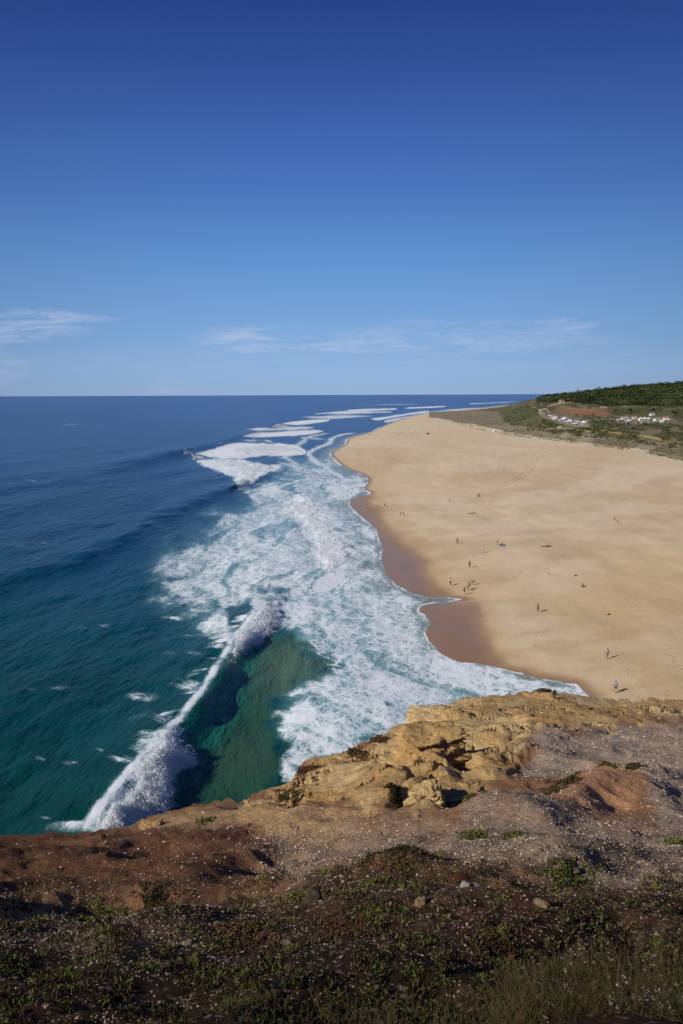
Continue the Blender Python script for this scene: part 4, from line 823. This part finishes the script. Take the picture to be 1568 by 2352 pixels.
cm([(-100, 1930), (300, 1905), (560, 1885), (640, 1960), (480, 2045), (200, 2030), (-100, 2060)], 18, lin(122, 84, 60), .9, 34, .2)  # dark red scarp; its weaker lighting is put into the colour too
cm([(560, 1850), (400, 1862), (300, 1898), (380, 1905), (520, 1895), (680, 1930), (800, 1930), (760, 1870)], 10, lin(196, 160, 114), .8, 22, .4)
k = (och2*.95)[:, None]; oc = lin(224, 190, 134)*(1-sst(.35, .65, n2)[:, None])+lin(208, 168, 110)*sst(.35, .65, n2)[:, None]
r_ = (sst(.48, .70, n1)*.5)[:, None]; oc = oc*(1-r_)+lin(176, 134, 86)*r_; cl_ = cl_*(1-k)+oc*k; grav *= (1-och2*.8)
cm([(-100, 2040), (200, 2060), (500, 2050), (800, 2020), (1000, 2030), (1300, 2070), (1640, 2130), (1640, 2450), (-100, 2450)], 34, lin(100, 74, 54), .85, 60, .6)
cm([(-100, 2085), (300, 2075), (640, 2035), (560, 2085), (200, 2105), (-100, 2140)], 12, lin(152, 116, 84), .8, 24, .5)
cm([(640, 2030), (760, 2010), (840, 2030), (700, 2055), (560, 2090)], 10, lin(152, 118, 88), .6, 24, .5)
cm([(-100, 2190), (500, 2170), (900, 2190), (1300, 2170), (1640, 2200), (1640, 2500), (-100, 2500)], 50, lin(68, 51, 38), .9, 60, .5)  # dark soil, with the dim exposure along the bottom also painted in
cm([(1000, 2150), (1250, 2120), (1350, 2160), (1200, 2200), (1050, 2190)], 14, lin(102, 64, 50), .8, 24, .3)
cm([(60, 2160), (350, 2150), (480, 2200), (300, 2240), (100, 2220)], 14, lin(114, 92, 72), .7, 30, .9)
moss = sst(.48, .64, fbm(px2/38, py2/14, 5, .6))*sst(1960, 2060, py2)*.75; k = moss[:, None]; cl_ = cl_*(1-k)+lin(46, 40, 27)*k
cl_ = np.concatenate([np.tile(lin(130, 88, 60), (nf, 1))*(.8+.4*n1[:nf, None]), cl_[nf:]])
def cliff_material():
    m, t, b = newmat('cliff_ground'); P = t.pos(); at = t.attr('col'); g = t.attr('gravel', 'Fac')
    n = t.noise(P, 1.5, 9, .7); n2 = t.noise(P, 12, 7, .72)
    f = t.m('ADD', t.mr(n, .3, .7, .76, 1.20), t.mr(n2, .3, .7, -.2, .2))
    vc = t.vor(P, 28, 'F1', 'Color'); vd = t.vor(P, 28, 'F1', 'Distance'); sp_ = t.n.new('ShaderNodeSeparateColor'); t.l.new(vc, sp_.inputs[0])
    peb = t.m('MULTIPLY', t.mr(sp_.outputs[0], .35, .5), t.mr(vd, .3, .5, 1, 0)); pg = t.m('MULTIPLY', peb, t.m('MULTIPLY', g, .8))
    pc = t.mix(sp_.outputs[1], tuple(lin(112, 88, 72)), tuple(lin(212, 190, 168))); c = t.mix(pg, t.vscale(at, f), pc)
    t.l.new(c, b.inputs['Base Color']); b.inputs['Roughness'].default_value = .95; b.inputs['Specular IOR Level'].default_value = .06
    nb = t.bump(n, .9, .16); nb = t.bump(n2, .8, .035, nb); nb = t.bump(pg, .9, .025, nb); t.l.new(nb, b.inputs['Normal']); return m
mcliff = cliff_material()
o = mesh_np('cliff_top', CV, grid_faces(45+len(tt), nc), mcliff, cols={'col': np.clip(cl_, .008, 1)}, flts={'gravel': grav}); tag(o, 'reddish brown and ochre cliff top in the foreground', 'cliff', kind='structure')
# outcrop rocks
bm = bmesh.new(); bmesh.ops.create_icosphere(bm, subdivisions=6, radius=1); IV = np.array([v.co[:] for v in bm.verts]); IF = np.array([[v.index for v in f.verts] for f in bm.faces]); bm.free()
bm = bmesh.new(); bmesh.ops.create_icosphere(bm, subdivisions=3, radius=1); SV3 = np.array([v.co[:] for v in bm.verts]); SF3 = np.array([[v.index for v in f.verts] for f in bm.faces]); bm.free()
def rock(px, py, sx, sy, sz, col, label, seed, lift=0., strata=1., name='sandstone_rock', base=None, rz=0, box_=.7):
    V = (SV3 if base else IV).copy(); Fq = SF3 if base else IF; se = seed*13.7
    m_ = np.abs(V).max(1)[:, None]; V = V*(1-box_)+V/m_*box_*.85
    n = fbm(V[:, 0]*1.6+se, V[:, 1]*1.6+V[:, 2]*1.7+se, 6, .56)-.5; n2_ = fbm(V[:, 0]*4+se, V[:, 2]*9-V[:, 1]*3+se, 5, .56)-.5
    zz = V[:, 2]*4+.9*n; lay = np.floor(zz)+sst(.75, 1, zz-np.floor(zz)); ls = vn(lay*3.7+se, lay*0+se)-.5+.25*(vn(zz*5+se, V[:, 0]*2)-.5)
    V = V*(1+.75*n+.3*n2_)[:, None]; V[:, :2] *= (1+.65*strata*ls)[:, None]
    V *= np.array([sx, sy, sz]); c, s = math.cos(rz), math.sin(rz); V[:, :2] = V[:, :2]@np.array([[c, s], [-s, c]])
    P, _, _ = cliff(px, py)
    g = fbm(V[:, 0]*2/max(sx, .1)+se, V[:, 2]*4/max(sz, .1), 5, .6)[:, None]
    o = mesh_np(name, V, Fq, mcliff, cols={'col': col*(.7+.6*g)}, flts={'gravel': np.zeros(len(V))}); o.location = (P[0, 0], P[0, 1], P[0, 2]+lift); tag(o, label, 'rock'); return o
oc1 = lin(222, 188, 134); oc2 = lin(202, 164, 110)
rock(1000, 1652, .90, .65, .30, oc1, 'flat ledge of yellow sandstone at the upper left corner of the cliff edge', 1, .05)
rock(1048, 1648, .5, .5, .22, oc2, 'smaller slab touching the right side of the corner ledge', 2, .0)
rock(1060, 1690, .9, .5, .18, oc1, 'low layered slab below the corner ledge', 3, -.02)
rock(985, 1758, .70, .5, .45, oc2, 'upright ochre rock block casting a shadow to its right', 4, .0, rz=.4)
rock(925, 1775, .55, .4, .20, oc1, 'rounded ochre outcrop left of the upright block', 5, -.05)
rock(975, 1842, .30, .30, .30, oc1, 'round pale boulder sitting in the dark hollow', 6, .0, .4, box_=.3)
rock(1062, 1820, .34, .3, .15, oc2, 'ochre rock at the right side of the hollow', 7, -.03)
rock(735, 1782, .3, .26, .14, oc1, 'small ochre block on the sloping rim above the surf', 12, -.02)
rock(1242, 1602, .6, .5, .12, oc2, 'brown capped knob on the skyline of the cliff rim', 14, -.03)
rock(345, 1895, .2, .18, .08, oc2, 'small tan rock on the left cliff edge', 16, -.02)
gr = lin(168, 150, 132)
for i, (x, y, s, c, lb) in enumerate([(1066, 2104, .045, lin(205, 194, 182), 'white stone, left one of a pair in the dark heath'), (1090, 2102, .04, lin(196, 184, 170), 'white stone, right one of a pair in the dark heath'), (1050, 2055, .09, lin(112, 74, 60), 'reddish rounded stone behind the white pair'), (720, 2122, .08, lin(112, 96, 82), 'grey flat stone in the middle of the heath'), (236, 2134, .05, gr, 'pale stone among green leaves at lower left'), (965, 2139, .05, lin(170, 142, 108), 'tan flat stone left of the white pair'), (1240, 2148, .045, lin(170, 142, 112), 'tan stone right of the white pair'), (432, 2195, .035, gr, 'small white stone in the lower left shadow'), (628, 2000, .05, lin(136, 114, 96), 'grey stone on the gravel slope at centre left'), (1195, 1978, .05, lin(166, 146, 126), 'pale stone on the gravel below the mat plant'), (1320, 2030, .05, lin(136, 114, 96), 'grey stone on the right gravel slope'), (660, 2200, .03, gr, 'pale pebble in the lower centre heath'), (880, 2230, .035, lin(110, 88, 70), 'brown stone in the lower centre heath'), (380, 2260, .04, lin(104, 88, 74), 'grey brown stone at lower left')]):
    s *= .6; rock(x, y, s*1.4, s, s*.8, c, lb, 30+i, s*.1, .3, 'stone', True, random.random()*3, .5)
bm = bmesh.new(); bmesh.ops.create_icosphere(bm, subdivisions=1, radius=1); I1 = np.array([v.co[:] for v in bm.verts]); IF1 = np.array([[v.index for v in f.verts] for f in bm.faces]); bm.free()
def pebbles(px, py, size, cols, name, label, seed):
    rs = np.random.RandomState(seed); P, _, d = cliff(px, py); N = len(P); nv = len(I1)
    V = I1[None]*(1+.35*(rs.rand(N, nv, 1)-.5)); sc = size[:, None, None]*np.stack([rs.uniform(.8, 1.5, N), rs.uniform(.7, 1.1, N), rs.uniform(.45, .8, N)], 1)[:, None]
    V = V*sc; a = rs.rand(N)*6.28; c, s = np.cos(a)[:, None], np.sin(a)[:, None]; x_ = V[..., 0]*c-V[..., 1]*s; y_ = V[..., 0]*s+V[..., 1]*c; V[..., 0] = x_; V[..., 1] = y_
    V = V+P[:, None]+np.array([0, 0, .1])*size[:, None, None]; Fq = IF1[None]+(np.arange(N)*nv)[:, None, None]
    o = mesh_np(name, V.reshape(-1, 3), Fq.reshape(-1, 3), mpeb, smooth=False, cols={'col': np.repeat(cols, nv, 0)}); tag(o, label, name.replace('_', ' '), kind='stuff')
mpeb = attrmat('pebble_stone', .9, .15, 20, .08)
NP = 130000
rs = np.random.RandomState(11); X_ = rs.uniform(-20, 1600, NP); T_ = rs.rand(NP)**.9; Y_ = np.interp(X_, EX_, EY_)+(.03+.97*T_)*(2352-np.interp(X_, EX_, EY_))
dens = .16+0*X_
for poly, v in (([(1240, 1700), (1400, 1672), (1640, 1640), (1640, 1960), (1500, 1900), (1480, 1800), (1330, 1790), (1200, 1780)], .95), ([(1050, 1900), (1200, 1850), (1400, 1890), (1640, 1930), (1640, 2110), (1400, 2040), (1150, 1990), (950, 1970)], .9), ([(560, 1960), (700, 1890), (950, 1900), (1020, 1960), (900, 2000), (700, 2030)], .8), ([(0, 2060), (600, 2040), (560, 2200), (0, 2200)], .5)):
    dens = np.maximum(dens, v*sst(-45, 20, sdf(X_, Y_, np.array(poly, float))+(fbm(X_/40, Y_/20, 3)-.5)*80))
dens *= 1-.85*sst(-10, 10, sdf(X_, Y_, np.array(OCH, float))); dens *= sst(2260, 2160, Y_)*.6+.4; k = rs.rand(NP) < dens*.6; X_, Y_ = X_[k], Y_[k]
_, _, d_ = cliff(X_, Y_); sz = (.00075*d_*(.5+2.2*rs.rand(len(d_))**4)+.0025); g_ = rs.rand(len(d_), 1)**1.4; cols = (lin(122, 98, 80)*(1-g_)+lin(204, 182, 160)*g_)*(1-.4*sst(1980, 2150, Y_)[:, None])
pebbles(X_, Y_, sz, cols, 'gravel', 'loose pinkish grey gravel on the cliff slope', 3)
# mat plants
mplant = attrmat('succulent_leaf', .75, .2, 8, .12)
GR = lin(88, 96, 42); DK = lin(56, 58, 32); BR = lin(86, 62, 42)
MP = [(905, 1848, 26, .8, DK, 'dark green bush in front of the ochre outcrop'), (1030, 1838, 20, .7, DK, 'dark green bush right of the round boulder'), (1090, 1828, 38, .15, GR, 'bright green mat plant right of the hollow'), (1055, 1852, 28, .15, GR, 'bright green mat plant below the hollow'), (1190, 1924, 42, .15, GR, 'green mat plant in the middle of the gravel slope'), (1095, 1918, 34, .1, GR, 'flat green mat plant left of the gravel slope plant'), (670, 1822, 44, .1, DK, 'low green plant on the left ochre rim'), (905, 2010, 90, .15, DK, 'wide dark mound plant in the centre foreground'), (870, 2062, 70, .1, GR, 'green mat plant below the dark mound plant'), (700, 2068, 60, .1, GR, 'green mat plant left of centre foreground'), (230, 2062, 50, .12, GR, 'green mat plant at left foreground'), (352, 2046, 42, .12, DK, 'darker plant right of the left mat plant'), (205, 2140, 75, .1, GR, 'spreading yellow green plant at lower left'), (275, 2118, 50, .1, GR, 'small yellow green plant above the spreading one'), (1390, 1786, 26, .15, GR, 'green tuft on top of the pink mound'), (1255, 1589, 22, .15, DK, 'dark tuft on the skyline of the cliff rim'), (1552, 1946, 24, .2, GR, 'green tuft at the right frame edge'), (965, 1690, 18, .5, BR, 'brown dry bush under the corner ledge'), (1300, 2035, 60, .1, GR, 'faint green plant on the right gravel slope'), (465, 1884, 22, .1, GR, 'tiny green plant near the left cliff edge'), (1295, 1828, 46, .1, DK, 'dark plant line left of the pink mound'), (560, 2180, 70, .2, BR, 'brown dry bush in the lower left centre'), (790, 2185, 70, .2, BR, 'brown dry bush in the lower centre'), (1450, 1792, 32, .12, DK, 'dark tuft right of the pink mound top'), (815, 1730, 34, .2, BR, 'brown dry plant on the steep left rim'), (705, 1768, 40, .25, BR, 'dark brown bush clinging to the rim above the surf'), (1130, 2205, 65, .2, BR, 'brown dry bush left of the dry flowers'), (1490, 2235, 80, .3, DK, 'green bush among the dry flowers at lower right'), (870, 1700, 30, .2, BR, 'reddish brown plant higher on the steep left rim')]
for i, (x, y, r, hh, c, lb) in enumerate(MP):
    P, _, d = cliff(x, y); d = d[0]; rw = r*d/F; n = int(600+r*22)
    rs = np.random.RandomState(100+i); a = rs.rand(n)*6.28; q = rs.rand(n)**.7*(.3+1.3*vn(np.cos(a)*3+i*3, np.sin(a)*3))
    X_, Y_ = x+np.cos(a)*q*r, y+np.sin(a)*q*r*.34; kk = (Y_ > edge_y(X_)+1) & (fbm(X_/9+i, Y_/4, 3) > .42); X_, Y_, q = X_[kk], Y_[kk], q[kk]; n = len(X_)
    Q, _, dq = cliff(X_, Y_); h = np.clip(1-q**2, 0, 1)*rw*hh*.6*rs.rand(n); Q[:, 2] += h
    dr = rs.normal(size=(n, 3)); dr[:, 2] = np.abs(dr[:, 2])+.3; dr /= np.linalg.norm(dr, axis=1)[:, None]; s = np.cross(dr, rs.normal(size=(n, 3))); s /= np.linalg.norm(s, axis=1)[:, None]
    L = (d*.0020+.003)*(.6+.8*rs.rand(n, 1)); V = np.stack([Q-s*L*.4, Q+s*L*.4, Q+dr*L*1.4+s*L*.2, Q+dr*L*1.4-s*L*.2], 1)-P[0]
    C = c*(.45+1.1*rs.rand(n, 1)); br = rs.rand(n, 1) < .3; C = np.where(br, lin(72, 54, 36), C)
    o = mesh_np('mat_plant' if c is not BR else 'dry_bush', V.reshape(-1, 3), np.arange(n*4).reshape(-1, 4), mplant, smooth=False, cols={'col': np.repeat(C, 4, 0)}); o.location = P[0]; tag(o, lb, 'plant')
# heath stuff: clumps with bare soil between
rs = np.random.RandomState(21); n = 300000; x = rs.uniform(-30, 1600, n); y = 1960+rs.rand(n)**.8*430
pat = fbm(x/48, y/17, 5, .62); pr = sst(.53, .62, pat+.05*sst(2150, 2330, y)+.12*sst(1050, 1450, x)*sst(2120, 2280, y)-.08*sst(2080, 1980, y)); k = rs.rand(n) < pr*.55; x, y = x[k], y[k]; n = len(x)
Q, _, d = cliff(x, y); dr = rs.normal(size=(n, 3)); dr[:, 2] = np.abs(dr[:, 2])+.3; dr /= np.linalg.norm(dr, axis=1)[:, None]; s = np.cross(dr, rs.normal(size=(n, 3))); s /= np.linalg.norm(s, axis=1)[:, None]
L = (.0026+.0016*d[:, None])*(.5+1.2*rs.rand(n, 1)); Q[:, 2] += .018*rs.rand(n)*d/3
V = np.stack([Q-s*L*.34, Q+s*L*.34, Q+dr*L*1.6+s*L*.14, Q+dr*L*1.6-s*L*.14], 1)
gp = fbm(x/30, y/11, 4)[:, None]; mixr = rs.rand(n, 1); C = np.where(mixr < .55, lin(48, 38, 26), np.where(mixr < .85, lin(74, 60, 40), lin(104, 86, 60))); C = np.where((gp > .52) & (rs.rand(n, 1) < .6), lin(88, 96, 42), C)*(.6+.7*rs.rand(n, 1))*(1-.3*sst(2180, 2320, y)[:, None])  # plant colours darken toward the bottom, painting in the dimmer exposure there
tag(mesh_np('heath', V.reshape(-1, 3), np.arange(n*4).reshape(-1, 4), mplant, smooth=False, cols={'col': np.repeat(C, 4, 0)}), 'dark dry heath covering the foreground ground', 'heath', kind='stuff')
# dry flower stems, bottom right and bottom edge
n = 3400; x = np.concatenate([rs.uniform(1120, 1620, 2700), rs.uniform(500, 1200, 700)]); y = np.where(x > 1150, 2410-rs.rand(n)**1.3*np.interp(x, [1150, 1350, 1620], [70, 200, 230]), 2400-rs.rand(n)*60)
Q, _, d = cliff(x, y); h = rs.uniform(.03, .10, n)*np.where(x > 1150, 1, .5); lean = rs.normal(size=(n, 2))*.5; tip = Q+np.stack([lean[:, 0]*h, lean[:, 1]*h, h], 1); w = .0009
V = np.stack([Q+[-w, 0, 0], Q+[w, 0, 0], tip+[w*.6, 0, 0], tip+[-w*.6, 0, 0]], 1).reshape(-1, 3); C = np.repeat(np.where(rs.rand(n, 1) < .5, lin(66, 62, 38), lin(88, 68, 46)), 4, 0)
ls = rs.randint(0, n, 18000); tpos = rs.rand(18000, 1); cpt = Q[ls]*(1-tpos)+tip[ls]*tpos; dr = rs.normal(size=(18000, 3)); dr /= np.linalg.norm(dr, axis=1)[:, None]; s = np.cross(dr, [0, 0, 1.]); L = .008*(.5+rs.rand(18000, 1))
V2 = np.stack([cpt-s*L*.12, cpt+s*L*.12, cpt+dr*L*1.4+s*L*.05, cpt+dr*L*1.4-s*L*.05], 1).reshape(-1, 3); C2 = np.repeat(np.where(rs.rand(18000, 1) < .6, lin(64, 70, 38), lin(88, 72, 48))*(.6+.6*rs.rand(18000, 1)), 4, 0)
fl = np.where((rs.rand(n) < .07) & (x > 1220))[0]; m1 = len(fl); nb_ = 10; fc = np.repeat(tip[fl], nb_, 0)+rs.normal(size=(m1*nb_, 3))*.003; dr = rs.normal(size=(m1*nb_, 3)); s = rs.normal(size=(m1*nb_, 3)); L = .0022
V3 = np.stack([fc-s*L*.7, fc+s*L*.7, fc+dr*L+s*L*.4, fc+dr*L-s*L*.4], 1).reshape(-1, 3); C3 = np.repeat(lin(150, 140, 132)*(.5+.6*rs.rand(m1*nb_, 1)), 4, 0)
V = np.concatenate([V, V2, V3]); C = np.concatenate([C, C2, C3])
tag(mesh_np('dry_flowers', V, np.arange(len(V)).reshape(-1, 4), mplant, smooth=False, cols={'col': C}), 'dry stems with pale flower heads at the bottom right', 'flowers', kind='stuff')
